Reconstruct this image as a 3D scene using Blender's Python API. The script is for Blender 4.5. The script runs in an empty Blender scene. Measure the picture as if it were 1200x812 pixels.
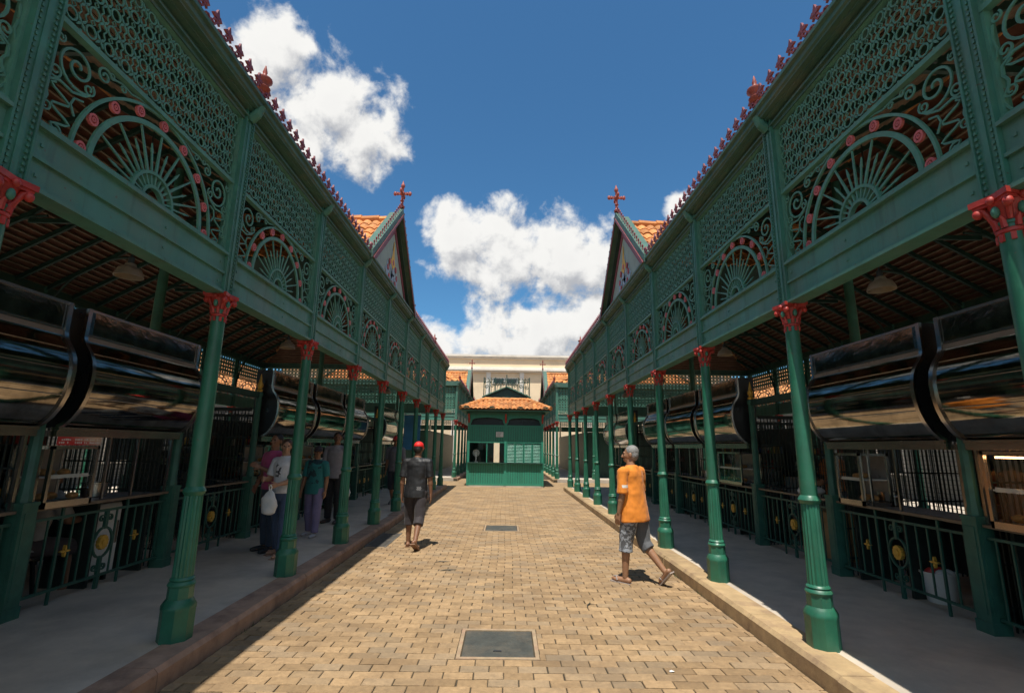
import bpy, bmesh, math, random
from mathutils import Vector, Matrix, noise
random.seed(7)
S = bpy.context.scene
COL = S.collection
R = math.radians
PI = math.pi

# ------------------------------------------------------------------ camera
FPX, PITCH, YAW, ROLL, EYE = 576.4, .2013, .0083, .0149, 1.7
def cam_axis(u, v, w):
    y = w*math.cos(PITCH) - v*math.sin(PITCH); z = w*math.sin(PITCH) + v*math.cos(PITCH)
    return Vector((u*math.cos(YAW) + y*math.sin(YAW), -u*math.sin(YAW) + y*math.cos(YAW), z))
cr = cam_axis(math.cos(ROLL), math.sin(ROLL), 0)
cu = cam_axis(-math.sin(ROLL), math.cos(ROLL), 0)
cf = cam_axis(0, 0, 1)
cd = bpy.data.cameras.new('camera'); cam = bpy.data.objects.new('camera', cd); COL.objects.link(cam)
M4 = Matrix.Identity(4)
for i in range(3):
    M4[i][0] = cr[i]; M4[i][1] = cu[i]; M4[i][2] = -cf[i]
M4[2][3] = EYE
cam.matrix_world = M4
cd.sensor_width = 36; cd.lens = FPX/1200*36; cd.clip_start = .05; cd.clip_end = 2000
S.camera = cam
def pix_dir(px, py):
    return (cr*((px-600)/FPX) + cu*((406-py)/FPX) + cf).normalized()

# ------------------------------------------------------------------ light
SUN = Vector((-.060, -.36, 1)).normalized()
ELEV = math.asin(SUN.z)
sl = bpy.data.lights.new('sun', 'SUN'); sl.energy = 3.55; sl.angle = R(.53); sl.color = (1, .95, .86)
so = bpy.data.objects.new('sun', sl); COL.objects.link(so)
so.rotation_euler = SUN.to_track_quat('Z', 'Y').to_euler(); so.location = (0, 0, 30)
S.view_settings.view_transform = 'Standard'; S.view_settings.look = 'None'
S.view_settings.exposure = 0.72; S.view_settings.gamma = 1
S.render.engine = 'CYCLES'
try:
    S.cycles.use_denoising = True; S.cycles.max_bounces = 7; S.cycles.diffuse_bounces = 4
    S.cycles.glossy_bounces = 4; S.cycles.sample_clamp_indirect = 8
except Exception: pass

W = bpy.data.worlds.new('World'); S.world = W; W.use_nodes = True
nt = W.node_tree; nt.nodes.clear()
class NT:
    """small helper for building node trees"""
    def __init__(s, tree): s.t = tree
    def n(s, kind, **kw):
        x = s.t.nodes.new(kind)
        for k, v in kw.items(): setattr(x, k, v)
        return x
    def put(s, sock, v):
        if hasattr(v, 'is_output'): s.t.links.new(v, sock)
        elif v is not None: sock.default_value = v
    def m(s, op, a, b=None, c=None, clamp=False):
        x = s.n('ShaderNodeMath', operation=op); x.use_clamp = clamp
        for i, v in enumerate((a, b, c)):
            if v is not None: s.put(x.inputs[i], v)
        return x.outputs[0]
    def vm(s, op, a, b=None):
        x = s.n('ShaderNodeVectorMath', operation=op)
        s.put(x.inputs[0], a)
        if b is not None: s.put(x.inputs[3 if op == 'SCALE' else 1], b)
        return x.outputs['Value' if op in ('DISTANCE', 'DOT_PRODUCT', 'LENGTH') else 'Vector']
    def noise(s, vec, scale, detail=4, rough=.55, dist=0):
        x = s.n('ShaderNodeTexNoise'); s.put(x.inputs['Vector'], vec); x.inputs['Scale'].default_value = scale
        x.inputs['Detail'].default_value = detail; x.inputs['Roughness'].default_value = rough
        x.inputs['Distortion'].default_value = dist
        return x.outputs['Fac']
    def rng(s, v, a, b, c=0., d=1., smooth=False):
        x = s.n('ShaderNodeMapRange'); x.clamp = True
        if smooth: x.interpolation_type = 'SMOOTHSTEP'
        s.put(x.inputs[0], v)
        for i, q in enumerate((a, b, c, d)): s.put(x.inputs[1+i], q)
        return x.outputs[0]
    def mix(s, f, a, b, blend='MIX'):
        x = s.n('ShaderNodeMix', data_type='RGBA', blend_type=blend)
        s.put(x.inputs[0], f); s.put(x.inputs[6], a); s.put(x.inputs[7], b)
        return x.outputs[2]
w = NT(nt)
sky = w.n('ShaderNodeTexSky', sky_type='NISHITA'); sky.sun_disc = False
sky.sun_elevation = ELEV; sky.sun_rotation = math.atan2(SUN.x, SUN.y)
sky.altitude = 90; sky.air_density = 1.0; sky.dust_density = .25; sky.ozone_density = 3.0
D = w.vm('NORMALIZE', w.n('ShaderNodeTexCoord').outputs['Generated'])
# cumulus clouds: lumps of cloud standing at these bearings, plus scattered ones out of view, their extra cover added to lighten the shade
LUMPS = []
for px, py, rp in [(330, 75, 62), (385, 120, 78), (430, 165, 55), (300, 130, 60), (360, 180, 40), (345, 48, 40),
                   (545, 282, 56), (600, 296, 66), (655, 305, 62), (705, 315, 56), (530, 292, 30),
                   (515, 398, 42), (575, 396, 50), (640, 388, 56), (700, 385, 56), (600, 415, 60), (760, 380, 60),
                   (796, 240, 22), (250, 90, 60), (850, 262, 45)]:
    LUMPS.append((pix_dir(px, py), rp/FPX*pix_dir(px, py).dot(cf)))
def cloud_density(vec):
    warp = w.n('ShaderNodeTexNoise'); w.put(warp.inputs['Vector'], vec); warp.inputs['Scale'].default_value = 9
    warp.inputs['Detail'].default_value = 3
    wv = w.vm('SCALE', w.vm('SUBTRACT', warp.outputs['Color'], (.5, .5, .5)), .085)
    v2 = w.vm('ADD', vec, wv)
    best = None
    for d, r in LUMPS:
        h = w.m('SUBTRACT', 1.0, w.m('DIVIDE', w.vm('DISTANCE', v2, tuple(d)), r))
        best = h if best is None else w.m('SMOOTH_MAX', best, h, .25)
    best = w.m('MAXIMUM', best, -1.0)
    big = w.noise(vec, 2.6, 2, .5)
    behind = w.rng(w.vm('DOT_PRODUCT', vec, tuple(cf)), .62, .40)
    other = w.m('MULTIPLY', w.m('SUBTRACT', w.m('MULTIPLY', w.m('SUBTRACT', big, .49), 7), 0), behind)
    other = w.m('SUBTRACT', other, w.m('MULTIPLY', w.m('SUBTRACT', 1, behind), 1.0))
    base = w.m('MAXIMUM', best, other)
    det = w.noise(vec, 13, 9, .6, .15)
    return w.m('ADD', base, w.m('MULTIPLY', w.m('SUBTRACT', det, .5), 2.3))
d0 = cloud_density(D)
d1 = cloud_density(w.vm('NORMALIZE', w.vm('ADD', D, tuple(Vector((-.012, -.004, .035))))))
alpha = w.rng(d0, .0, .50, 0, 1, True)
lit = w.rng(w.m('SUBTRACT', d0, w.m('MULTIPLY', d1, .82)), -.42, .34, 0, 1, True)
thick = w.rng(d0, .3, 1.5, 1.0, .82)
ccol = w.mix(w.m('MULTIPLY', lit, thick), (.50, .515, .55, 1), (1.0, .99, .96, 1))
bg1 = w.n('ShaderNodeBackground'); w.put(bg1.inputs[0], w.mix(1.0, sky.outputs[0], (.50, .88, 1.02, 1), 'MULTIPLY')); bg1.inputs[1].default_value = .078
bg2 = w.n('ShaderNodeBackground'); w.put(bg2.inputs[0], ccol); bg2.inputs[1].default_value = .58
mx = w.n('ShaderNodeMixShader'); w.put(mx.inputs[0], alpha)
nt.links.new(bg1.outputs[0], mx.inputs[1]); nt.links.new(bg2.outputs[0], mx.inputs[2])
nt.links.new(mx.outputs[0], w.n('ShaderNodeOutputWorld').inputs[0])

# ------------------------------------------------------------------ materials
def mat(name, col, rough=.5, metal=0., var=.0, vscale=6., bump=0., bscale=60., dirt=None, dirt_amt=0., dscale=2., spec=.5,
        island=0., vstretch=(1, 1, 1), sheen=0., coat=0., alpha=None, trans=0., emit=None, streak=None, streak_amt=0., chips=None, chips_amt=0., greyvar=0.):
    m = bpy.data.materials.new(name); m.use_nodes = True
    t = NT(m.node_tree); b = m.node_tree.nodes['Principled BSDF']
    b.inputs['Roughness'].default_value = rough; b.inputs['Metallic'].default_value = metal
    b.inputs['Specular IOR Level'].default_value = spec
    c = (*col, 1)
    geo = t.n('ShaderNodeNewGeometry'); P = geo.outputs['Position']
    if vstretch != (1, 1, 1): P = t.vm('MULTIPLY', P, vstretch)
    out = c
    if var:
        f = t.noise(P, vscale, 5, .6)
        lo = tuple(x*(1-var) for x in col)+(1,); hi = tuple(min(1, x*(1+var)) for x in col)+(1,)
        out = t.mix(t.rng(f, .28, .72), lo, hi)
    if island:
        r = t.m('FRACT', t.m('ADD', geo.outputs['Random Per Island'], t.n('ShaderNodeObjectInfo').outputs['Random']))
        lo = (1-island,)*3+(1,); hi = (1+island*.7, 1+island*.75, 1+island*.9, 1)
        out = t.mix(1.0, out, t.mix(r, lo, hi), 'MULTIPLY')
    if dirt:
        f = t.noise(P, dscale, 8, .68)
        out = t.mix(t.m('MULTIPLY', t.rng(f, .46, .68), dirt_amt), out, (*dirt, 1))
    if greyvar:
        r2 = t.m('FRACT', t.m('MULTIPLY', r, 7.31)); g3 = sum(col)/3
        out = t.mix(t.m('MULTIPLY', t.rng(r2, .55, 1.), greyvar), out, (g3*.95, g3*.86, g3*.68, 1))
    if streak:
        f = t.noise(t.vm('MULTIPLY', geo.outputs['Position'], (11., 11., .8)), 1.0, 5, .65)
        out = t.mix(t.m('MULTIPLY', t.rng(f, .52, .72), streak_amt), out, (*streak, 1))
    if chips:
        f = t.noise(geo.outputs['Position'], 26, 4, .62)
        out = t.mix(t.m('MULTIPLY', t.rng(f, .665, .70), chips_amt), out, (*chips, 1))
    t.put(b.inputs['Base Color'], out)
    if var and metal < .5:
        t.put(b.inputs['Roughness'], t.rng(t.noise(P, vscale*2.3, 3), .3, .7, max(.03, rough-.1), min(1, rough+.12)))
    if bump:
        bn = t.n('ShaderNodeBump'); bn.inputs['Strength'].default_value = bump; bn.inputs['Distance'].default_value = .01
        t.put(bn.inputs['Height'], t.noise(P, bscale, 6, .6)); t.put(b.inputs['Normal'], bn.outputs[0])
    if coat: b.inputs['Coat Weight'].default_value = coat; b.inputs['Coat Roughness'].default_value = .1
    if sheen: b.inputs['Sheen Weight'].default_value = sheen
    if trans: b.inputs['Transmission Weight'].default_value = trans
    if emit:
        b.inputs['Emission Color'].default_value = (*emit[0], 1); b.inputs['Emission Strength'].default_value = emit[1]
    return m
M = {}
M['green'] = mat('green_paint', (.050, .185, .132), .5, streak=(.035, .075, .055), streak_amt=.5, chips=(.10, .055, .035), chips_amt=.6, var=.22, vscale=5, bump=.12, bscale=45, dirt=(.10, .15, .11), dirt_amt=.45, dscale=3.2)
M['green_iron'] = mat('green_ironwork', (.076, .230, .166), .55, chips=(.09, .06, .04), chips_amt=.6, var=.2, vscale=9, bump=.1, bscale=80, dirt=(.11, .17, .13), dirt_amt=.4, dscale=5)
M['green_column'] = mat('green_column_paint', (.020, .140, .082), .42, streak=(.018, .07, .045), streak_amt=.6, chips=(.11, .085, .06), chips_amt=.65, var=.25, vscale=4, bump=.10, bscale=50, dirt=(.05, .12, .08), dirt_amt=.4, dscale=3)
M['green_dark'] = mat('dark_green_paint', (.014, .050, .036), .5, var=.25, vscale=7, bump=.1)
M['beam'] = mat('beam_paint', (.075, .225, .172), .52, streak=(.050, .095, .070), streak_amt=.6, chips=(.13, .07, .04), chips_amt=.6, var=.15, vscale=2.2, bump=.14, bscale=25, dirt=(.14, .185, .145), dirt_amt=.55, dscale=2.0, vstretch=(1, 1, .55))
M['cornice'] = mat('cornice_paint', (.045, .125, .095), .55, var=.22, vscale=3, bump=.15, bscale=30, dirt=(.12, .14, .10), dirt_amt=.6, dscale=3.5, vstretch=(1, 1, 2))
M['rail'] = mat('railing_paint_shaded', (.022, .085, .062), .45, var=.25, vscale=9, chips=(.09, .06, .04), chips_amt=.6)  # green darkened: the arcade's shadow is put into the colour
M['inner'] = mat('inner_post_paint_shaded', (.030, .115, .082), .48, var=.25, vscale=6, streak=(.02, .05, .04), streak_amt=.5)  # same green taken darker, shade under the roof included in it
M['red'] = mat('red_paint', (.42, .036, .026), .5, chips=(.10, .03, .02), chips_amt=.7, var=.25, vscale=14, bump=.15, bscale=70, dirt=(.20, .03, .025), dirt_amt=.5, dscale=9)
M['rosette'] = mat('rosette_paint', (.50, .110, .100), .5, var=.2, vscale=14)
M['maroon'] = mat('maroon_paint', (.200, .045, .055), .55, var=.3, vscale=12, bump=.15)
M['finial'] = mat('finial_paint', (.28, .060, .042), .5, var=.3, vscale=12)
M['gold'] = mat('gold_paint', (.60, .36, .06), .4, var=.2, vscale=20, metal=.3)
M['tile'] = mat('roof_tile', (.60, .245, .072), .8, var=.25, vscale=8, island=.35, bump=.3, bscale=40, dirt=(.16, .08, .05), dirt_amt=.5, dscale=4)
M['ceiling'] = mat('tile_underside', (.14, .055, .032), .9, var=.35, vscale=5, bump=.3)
M['batten'] = mat('wood_batten', (.20, .14, .09), .8, var=.3, vscale=8)
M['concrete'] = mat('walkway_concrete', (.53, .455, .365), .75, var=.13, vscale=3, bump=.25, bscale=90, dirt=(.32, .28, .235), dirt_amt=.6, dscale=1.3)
M['kerb'] = mat('kerb_stone', (.43, .30, .155), .8, var=.22, vscale=5, island=.16, bump=.4, bscale=50, dirt=(.17, .10, .075), dirt_amt=.6, dscale=4)
M['kerb_shade'] = mat('kerb_stone_shade_tint', (.36, .225, .150), .8, var=.25, vscale=5, island=.16, bump=.4, bscale=50, dirt=(.13, .08, .06), dirt_amt=.6, dscale=4)  # left kerb copy: redder, darker tone of stone in shade painted in
M['paver'] = mat('clay_paver', (.355, .232, .118), .85, var=.20, vscale=18, island=.24, greyvar=.30, bump=.9, bscale=60, dirt=(.185, .120, .065), dirt_amt=.75, dscale=1.3, chips=(.12, .085, .05), chips_amt=.55)
M['joint'] = mat('joint_sand', (.055, .042, .024), .95, var=.35, vscale=6, bump=.3)
M['ground'] = mat('plain_ground', (.30, .24, .16), .9, var=.2, vscale=1)
M['cover'] = mat('cast_cover', (.060, .062, .052), .6, var=.25, vscale=9, bump=.5, bscale=55, dirt=(.16, .125, .085), dirt_amt=.5, dscale=4)
M['cover_frame'] = mat('cover_frame_cement', (.34, .25, .155), .85, var=.2, vscale=9, bump=.4, dirt=(.35, .18, .12), dirt_amt=.5, dscale=6)
M['black'] = mat('black_panel', (.012, .013, .015), .35, var=.2)
M['iron_dark'] = mat('dark_iron', (.022, .032, .028), .5, var=.3, vscale=9)
M['chrome'] = mat('stainless_trim', (.46, .43, .40), .24, metal=1., var=.15, vscale=4)
M['shutter'] = mat('polished_shutter', (.33, .305, .27), .07, metal=1., var=.35, vscale=2.4, bump=.06, bscale=5, dirt=(.10, .085, .07), dirt_amt=.6, dscale=4)
M['darkglass'] = mat('dark_glass', (.018, .018, .020), .06, spec=.8, bump=.05, bscale=7)
M['steelgrey'] = mat('grey_laminate', (.22, .195, .18), .35, var=.2)
M['bluebox'] = mat('blue_enamel', (.02, .055, .085), .3, var=.2)
M['white'] = mat('white_enamel', (.68, .67, .63), .4, var=.08, vscale=5, dirt=(.40, .36, .30), dirt_amt=.4, dscale=5)
M['plastic'] = mat('white_plastic', (.72, .72, .70), .35, var=.05)
M['bag'] = mat('bag_film', (.78, .78, .76), .35, trans=.15, bump=.4, bscale=40)
M['glass'] = mat('clear_glass', (.95, .98, .97), .0, trans=1., spec=.5)
M['glass'].node_tree.nodes['Principled BSDF'].inputs['IOR'].default_value = 1.2
M['boxglass'] = mat('sign_box_glass', (.30, .29, .275), .12, metal=1., var=.6, vscale=5, bump=.35, bscale=9)
M['grate'] = mat('grate_iron', (.10, .095, .085), .6, var=.3)
M['cream'] = mat('cream_wall', (.85, .67, .45), .85, var=.06, vscale=.6, bump=.1, dirt=(.48, .37, .25), dirt_amt=.35, dscale=.5)
M['trim_white'] = mat('white_trim', (.80, .75, .66), .8, var=.06, vscale=1, dirt=(.45, .40, .33), dirt_amt=.35, dscale=.8)
M['greywall'] = mat('stucco_grey', (.20, .20, .18), .9, var=.15, vscale=1)
M['kiosk'] = mat('kiosk_paint', (.032, .250, .165), .45, streak=(.03, .13, .085), streak_amt=.5, var=.15, vscale=3, bump=.1, dirt=(.04, .13, .085), dirt_amt=.4, dscale=3)
M['windowdark'] = mat('window_dark', (.02, .025, .03), .1)
M['lampmetal'] = mat('lamp_shade_glass', (.27, .22, .15), .4, var=.15)
M['bulb'] = mat('lit_tube', (1, .7, .4), .5, emit=((1, .50, .20), 9.))
M['tanbox'] = mat('cardboard', (.40, .255, .115), .85, var=.2)
M['blue'] = mat('blue_poster', (.045, .21, .42), .5, var=.2, vscale=3)
M['signred'] = mat('sign_red', (.52, .045, .04), .5, var=.12, vscale=8)
M['food'] = mat('fried_food', (.42, .20, .06), .7, var=.5, vscale=25, bump=.5)
M['panel_pale'] = mat('pediment_paint', (.30, .38, .31), .6, var=.12, vscale=4)
M['yellow'] = mat('yellow_paint', (.70, .42, .05), .6)
M['bluep'] = mat('pale_blue_paint', (.32, .42, .50), .6)
SKIN = {}
for nme, c in (('tan', (.30, .155, .085)), ('brown', (.22, .105, .058)), ('light', (.40, .225, .140))):
    SKIN[nme] = mat('skin_'+nme, c, .5, var=.08, vscale=12)

# ------------------------------------------------------------------ mesh helpers
class MB:
    def __init__(s): s.v = []; s.f = []
    def add(s, vs, fs):
        o = len(s.v); s.v += [tuple(x) for x in vs]; s.f += [tuple(i+o for i in f) for f in fs]; return s
    def box(s, c, d, rz=0, rx=0, ry=0):
        hx, hy, hz = d[0]/2, d[1]/2, d[2]/2
        vs = [Vector((x, y, z)) for x in (-hx, hx) for y in (-hy, hy) for z in (-hz, hz)]
        if rz or rx or ry:
            m = Matrix.Rotation(rz, 3, 'Z') @ Matrix.Rotation(ry, 3, 'Y') @ Matrix.Rotation(rx, 3, 'X')
            vs = [m @ q for q in vs]
        c = Vector(c)
        return s.add([q+c for q in vs], [(0, 1, 3, 2), (4, 6, 7, 5), (0, 4, 5, 1), (2, 3, 7, 6), (0, 2, 6, 4), (1, 5, 7, 3)])
    def b6(s, x0, x1, y0, y1, z0, z1):
        return s.box(((x0+x1)/2, (y0+y1)/2, (z0+z1)/2), (abs(x1-x0), abs(y1-y0), abs(z1-z0)))
    def bar(s, p, q, a, b=None, up=(0, 0, 1)):
        p, q = Vector(p), Vector(q); b = b or a
        d = (q-p).normalized(); u = Vector(up)
        if abs(d.dot(u)) > .98: u = Vector((1, 0, 0))
        x = d.cross(u).normalized(); y = x.cross(d)
        vs = [e + x*(sx*a/2) + y*(sy*b/2) for e in (p, q) for sx, sy in ((-1, -1), (1, -1), (1, 1), (-1, 1))]
        return s.add(vs, [(0, 1, 5, 4), (1, 2, 6, 5), (2, 3, 7, 6), (3, 0, 4, 7), (3, 2, 1, 0), (4, 5, 6, 7)])
    def lathe(s, prof, n=16, c=(0, 0, 0), ph=0., mod=None):
        vs = []; fs = []
        for i, (r, z) in enumerate(prof):
            for k in range(n):
                a = ph + 2*PI*k/n; rr = r*(mod(i, k) if mod else 1)
                vs.append((c[0]+rr*math.cos(a), c[1]+rr*math.sin(a), c[2]+z))
        for i in range(len(prof)-1):
            for k in range(n):
                k2 = (k+1) % n
                fs.append((i*n+k, i*n+k2, (i+1)*n+k2, (i+1)*n+k))
        fs.append(tuple(reversed(range(n)))); fs.append(tuple((len(prof)-1)*n+k for k in range(n)))
        return s.add(vs, fs)
    def tube(s, path, r, n=8):
        path = [Vector(p) for p in path]; rs = r if isinstance(r, (list, tuple)) else [r]*len(path)
        vs = []; fs = []
        up = Vector((0, 0, 1)); t0 = (path[1]-path[0]).normalized()
        if abs(t0.dot(up)) > .95: up = Vector((1, 0, 0))
        for i, p in enumerate(path):
            t = (path[min(i+1, len(path)-1)]-path[max(i-1, 0)]).normalized()
            x = t.cross(up).normalized(); y = x.cross(t)
            for k in range(n):
                a = 2*PI*k/n; vs.append(p + x*(rs[i]*math.cos(a)) + y*(rs[i]*math.sin(a)))
        for i in range(len(path)-1):
            for k in range(n):
                k2 = (k+1) % n; fs.append((i*n+k, i*n+k2, (i+1)*n+k2, (i+1)*n+k))
        fs.append(tuple(reversed(range(n)))); fs.append(tuple((len(path)-1)*n+k for k in range(n)))
        return s.add(vs, fs)
    def ribbon(s, pts, w, d, closed=False, x0=0.):
        """flat bar bent along a line in the y-z plane, thickness along x"""
        n = len(pts); ws = w if isinstance(w, (list, tuple)) else [w]*n
        P = [Vector((p[0], p[1])) for p in pts]; vs = []; fs = []
        for i in range(n):
            a = P[i-1] if (i > 0 or closed) else P[i]; b = P[(i+1) % n] if (i < n-1 or closed) else P[i]
            t = (b-a); t = t.normalized() if t.length > 1e-9 else Vector((1, 0)); q = Vector((-t.y, t.x))
            for sg, sx in ((1, 1), (-1, 1), (-1, -1), (1, -1)):
                e = P[i]+q*(sg*ws[i]/2); vs.append((x0+sx*d/2, e.x, e.y))
        for i in range(n if closed else n-1):
            j = (i+1) % n
            for k in range(4):
                k2 = (k+1) % 4; fs.append((i*4+k, i*4+k2, j*4+k2, j*4+k))
        if not closed:
            fs.append((0, 1, 2, 3)); fs.append(tuple((n-1)*4+k for k in (3, 2, 1, 0)))
        return s.add(vs, fs)
    def prism(s, poly, axis, a, b):
        """polygon in the plane across axis, extruded from a to b"""
        n = len(poly); vs = []
        for e in (a, b):
            for p, q in poly:
                vs.append((e, p, q) if axis == 'x' else (p, e, q) if axis == 'y' else (p, q, e))
        fs = [tuple(range(n)), tuple(reversed(range(n, 2*n)))] + [(i, i+n, (i+1) % n+n, (i+1) % n) for i in range(n)]
        return s.add(vs, fs)
    def ell(s, c, r, m=None, n=12, k=8):
        vs = []; fs = []; c = Vector(c)
        for i in range(k+1):
            ph = PI*i/k
            for j in range(n):
                a = 2*PI*j/n
                q = Vector((r[0]*math.sin(ph)*math.cos(a), r[1]*math.sin(ph)*math.sin(a), r[2]*math.cos(ph)))
                vs.append(c + (m @ q if m else q))
        for i in range(k):
            for j in range(n):
                j2 = (j+1) % n; fs.append((i*n+j, (i+1)*n+j, (i+1)*n+j2, i*n+j2))
        return s.add(vs, fs)
    def cap(s, p, q, r1, r2, n=12, ends=True):
        p, q = Vector(p), Vector(q); d = q-p; L = d.length; d.normalize()
        x = d.orthogonal().normalized(); y = d.cross(x); rings = []
        if ends: rings += [(-r1*math.cos(a), r1*math.sin(a)) for a in (.05, .5, 1.0)]
        rings += [(0, r1), (L*.5, (r1+r2)/2), (L, r2)]
        if ends: rings += [(L+r2*math.cos(a), r2*math.sin(a)) for a in (1.0, .5, .05)]
        vs = []; fs = []
        for h, r in rings:
            for k in range(n):
                a = 2*PI*k/n; vs.append(p+d*h+x*(r*math.cos(a))+y*(r*math.sin(a)))
        for i in range(len(rings)-1):
            for k in range(n):
                k2 = (k+1) % n; fs.append((i*n+k, i*n+k2, (i+1)*n+k2, (i+1)*n+k))
        fs.append(tuple(reversed(range(n)))); fs.append(tuple((len(rings)-1)*n+k for k in range(n)))
        return s.add(vs, fs)
    def loft(s, rings, n=20, T=None):
        """rings: (z, rx, ry, y offset, x offset)"""
        vs = []; fs = []
        for z, rx, ry, yo, xo in rings:
            for k in range(n):
                a = 2*PI*k/n
                q = Vector((xo+rx*math.cos(a), yo+ry*math.sin(a), z)); vs.append(T(q) if T else q)
        for i in range(len(rings)-1):
            for k in range(n):
                k2 = (k+1) % n; fs.append((i*n+k, i*n+k2, (i+1)*n+k2, (i+1)*n+k))
        fs.append(tuple(reversed(range(n)))); fs.append(tuple((len(rings)-1)*n+k for k in range(n)))
        return s.add(vs, fs)
    def mesh(s, name, m, smooth=None, bevel=0):
        me = bpy.data.meshes.new(name); me.from_pydata(s.v, [], s.f); me.update()
        bm = bmesh.new(); bm.from_mesh(me); bmesh.ops.recalc_face_normals(bm, faces=bm.faces[:])
        if bevel: bmesh.ops.bevel(bm, geom=bm.edges[:], offset=bevel, segments=1, affect='EDGES')
        bm.to_mesh(me); bm.free()
        me.materials.append(m)
        if smooth:
            me.polygons.foreach_set('use_smooth', [True]*len(me.polygons)); me.update()
            me.set_sharp_from_angle(angle=R(smooth))
        return me
WP = {}     # world position of unrotated parents
def obj(name, me, parent=None, loc=(0, 0, 0), kind=None, rz=0.):
    o = bpy.data.objects.new(name, me); COL.objects.link(o); loc = Vector(loc)
    if parent is not None:
        o.parent = parent; o.location = loc-WP.get(parent.name, Vector((0, 0, 0)))
    else: o.location = loc
    WP[o.name] = loc
    if rz: o.rotation_euler.z = rz
    if kind: o['kind'] = kind
    return o
def tag(o, label, cat, group=None):
    o['label'] = label; o['category'] = cat
    if group: o['group'] = group
    return o
def thing(name, label, cat, loc=(0, 0, 0), group=None, rz=0.):
    return tag(obj(name, None, None, loc, rz=rz), label, cat, group)
def place(mb_or_me, name, m, parent, loc=(0, 0, 0), smooth=None, **k):
    """build at world coordinates relative to loc"""
    me = mb_or_me.mesh(name, m, smooth) if isinstance(mb_or_me, MB) else mb_or_me
    return obj(name, me, parent, loc, **k)
def wm(mb, name, m, parent, smooth=None, bevel=0, **k):
    """mesh given in world coordinates, put under a parent whose origin is elsewhere"""
    o = WP.get(parent.name, Vector((0, 0, 0))) if parent is not None else Vector((0, 0, 0))
    mb.v = [(v[0]-o.x, v[1]-o.y, v[2]-o.z) for v in mb.v]
    return obj(name, mb.mesh(name, m, smooth, bevel), parent, o, **k)
ORD = ['nearest', 'second', 'third', 'fourth', 'fifth', 'sixth', 'seventh', 'eighth', 'ninth', 'tenth', 'eleventh', 'twelfth', 'thirteenth']

# ------------------------------------------------------------------ dimensions
XL, XR, B = -2.64, 2.605, 2.015
Y0 = 4.365-3*B                     # first column of the near pavilions
NB = 11
YEND = Y0+NB*B
DEPTH = 7.6                        # column line to column line across a pavilion
WALK = .15

# ------------------------------------------------------------------ ground
g = MB().b6(-400, 400, -60, 700, -.5, -.06)
wm(g, 'ground', M['ground'], None, kind='structure')
pave = MB().b6(-14, 14, -4, 62, -.06, -.010)
pave = wm(pave, 'paved_courtyard', M['joint'], None, kind='structure')
PWX, PWY, GAP = .230, .1155, .0085
snap = lambda y: 2.6+round((y-2.6)/PWY)*PWY
COVERS = [(-.355, .270, snap(4.47)+.045, snap(5.19)-.045), (-.41, .26, snap(10.70)+.045, snap(11.54)-.045)]
def paver_mesh():
    a, b, h, c = (PWX-GAP)/2, (PWY-GAP)/2, .0, .004
    mb = MB()
    vs = [(-a, -b, -.03), (a, -b, -.03), (a, b, -.03), (-a, b, -.03), (-a, -b, -c), (a, -b, -c), (a, b, -c), (-a, b, -c),
          (-a+c, -b+c, h), (a-c, -b+c, h), (a-c, b-c, h), (-a+c, b-c, h)]
    fs = [(0, 1, 5, 4), (1, 2, 6, 5), (2, 3, 7, 6), (3, 0, 4, 7), (4, 5, 9, 8), (5, 6, 10, 9), (6, 7, 11, 10), (7, 4, 8, 11), (8, 9, 10, 11)]
    return vs, fs
pv, pf = paver_mesh()
pm = MB().add(pv, pf).mesh('paver', M['paver'])
rest = MB(); singles = 0; rows = int((27.5-2.6)/PWY)
for r in range(rows):
    y = 2.6+(r+.5)*PWY
    half = 2.36 if y < YEND+.25 else (9.0 if y < 25.4 else 2.36)
    LX, RX = (-2.388, 2.353) if half < 3 else (-half, half)
    c0 = int(half/PWX)+2
    for c in range(-c0, c0+1):
        x = (c+(.5 if r % 2 else 0))*PWX + .01*math.sin(y*1.7)
        fx = 1.0; xa, xb_ = max(x-PWX/2, LX), min(x+PWX/2, RX)
        if xb_-xa < .03: continue
        if xb_-xa < PWX-.001: fx = (xb_-xa)/PWX; x = (xa+xb_)/2
        for x0, x1, y0, y1 in COVERS:
            if y0-.05 < y < y1+.05:
                xa, xb_ = x-PWX*fx/2, x+PWX*fx/2
                if xb_ > x0-.036 and xa < x1+.036:
                    if xa < x0-.036: xb_ = x0-.036
                    elif xb_ > x1+.036: xa = x1+.036
                    else: fx = 0
                    if fx: fx = (xb_-xa)/PWX; x = (xa+xb_)/2
        if fx < .12: continue
        jz = random.gauss(0, .0018)-.003*max(0, noise.noise(Vector((x*.9, y*.9, 0)))); rz = random.gauss(0, .014); jx = random.gauss(0, .0014)
        if y > 3.25 and singles < 300 and abs(x) < y*1.02-.6:
            o = obj('paver', pm, pave, (x+jx, y+random.gauss(0, .001), jz)); o.rotation_euler = (random.gauss(0, .006), random.gauss(0, .004), rz); o.scale.x = fx
            singles += 1
        else:
            ca, sa = math.cos(rz), math.sin(rz); tx, ty = random.gauss(0, .006), random.gauss(0, .004)
            rest.add([(x+jx+q[0]*fx*ca-q[1]*sa, y+q[0]*fx*sa+q[1]*ca, q[2]+jz+q[1]*tx+q[0]*ty) for q in pv], pf)
wm(rest, 'pavers', M['paver'], pave, kind='stuff')
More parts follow.
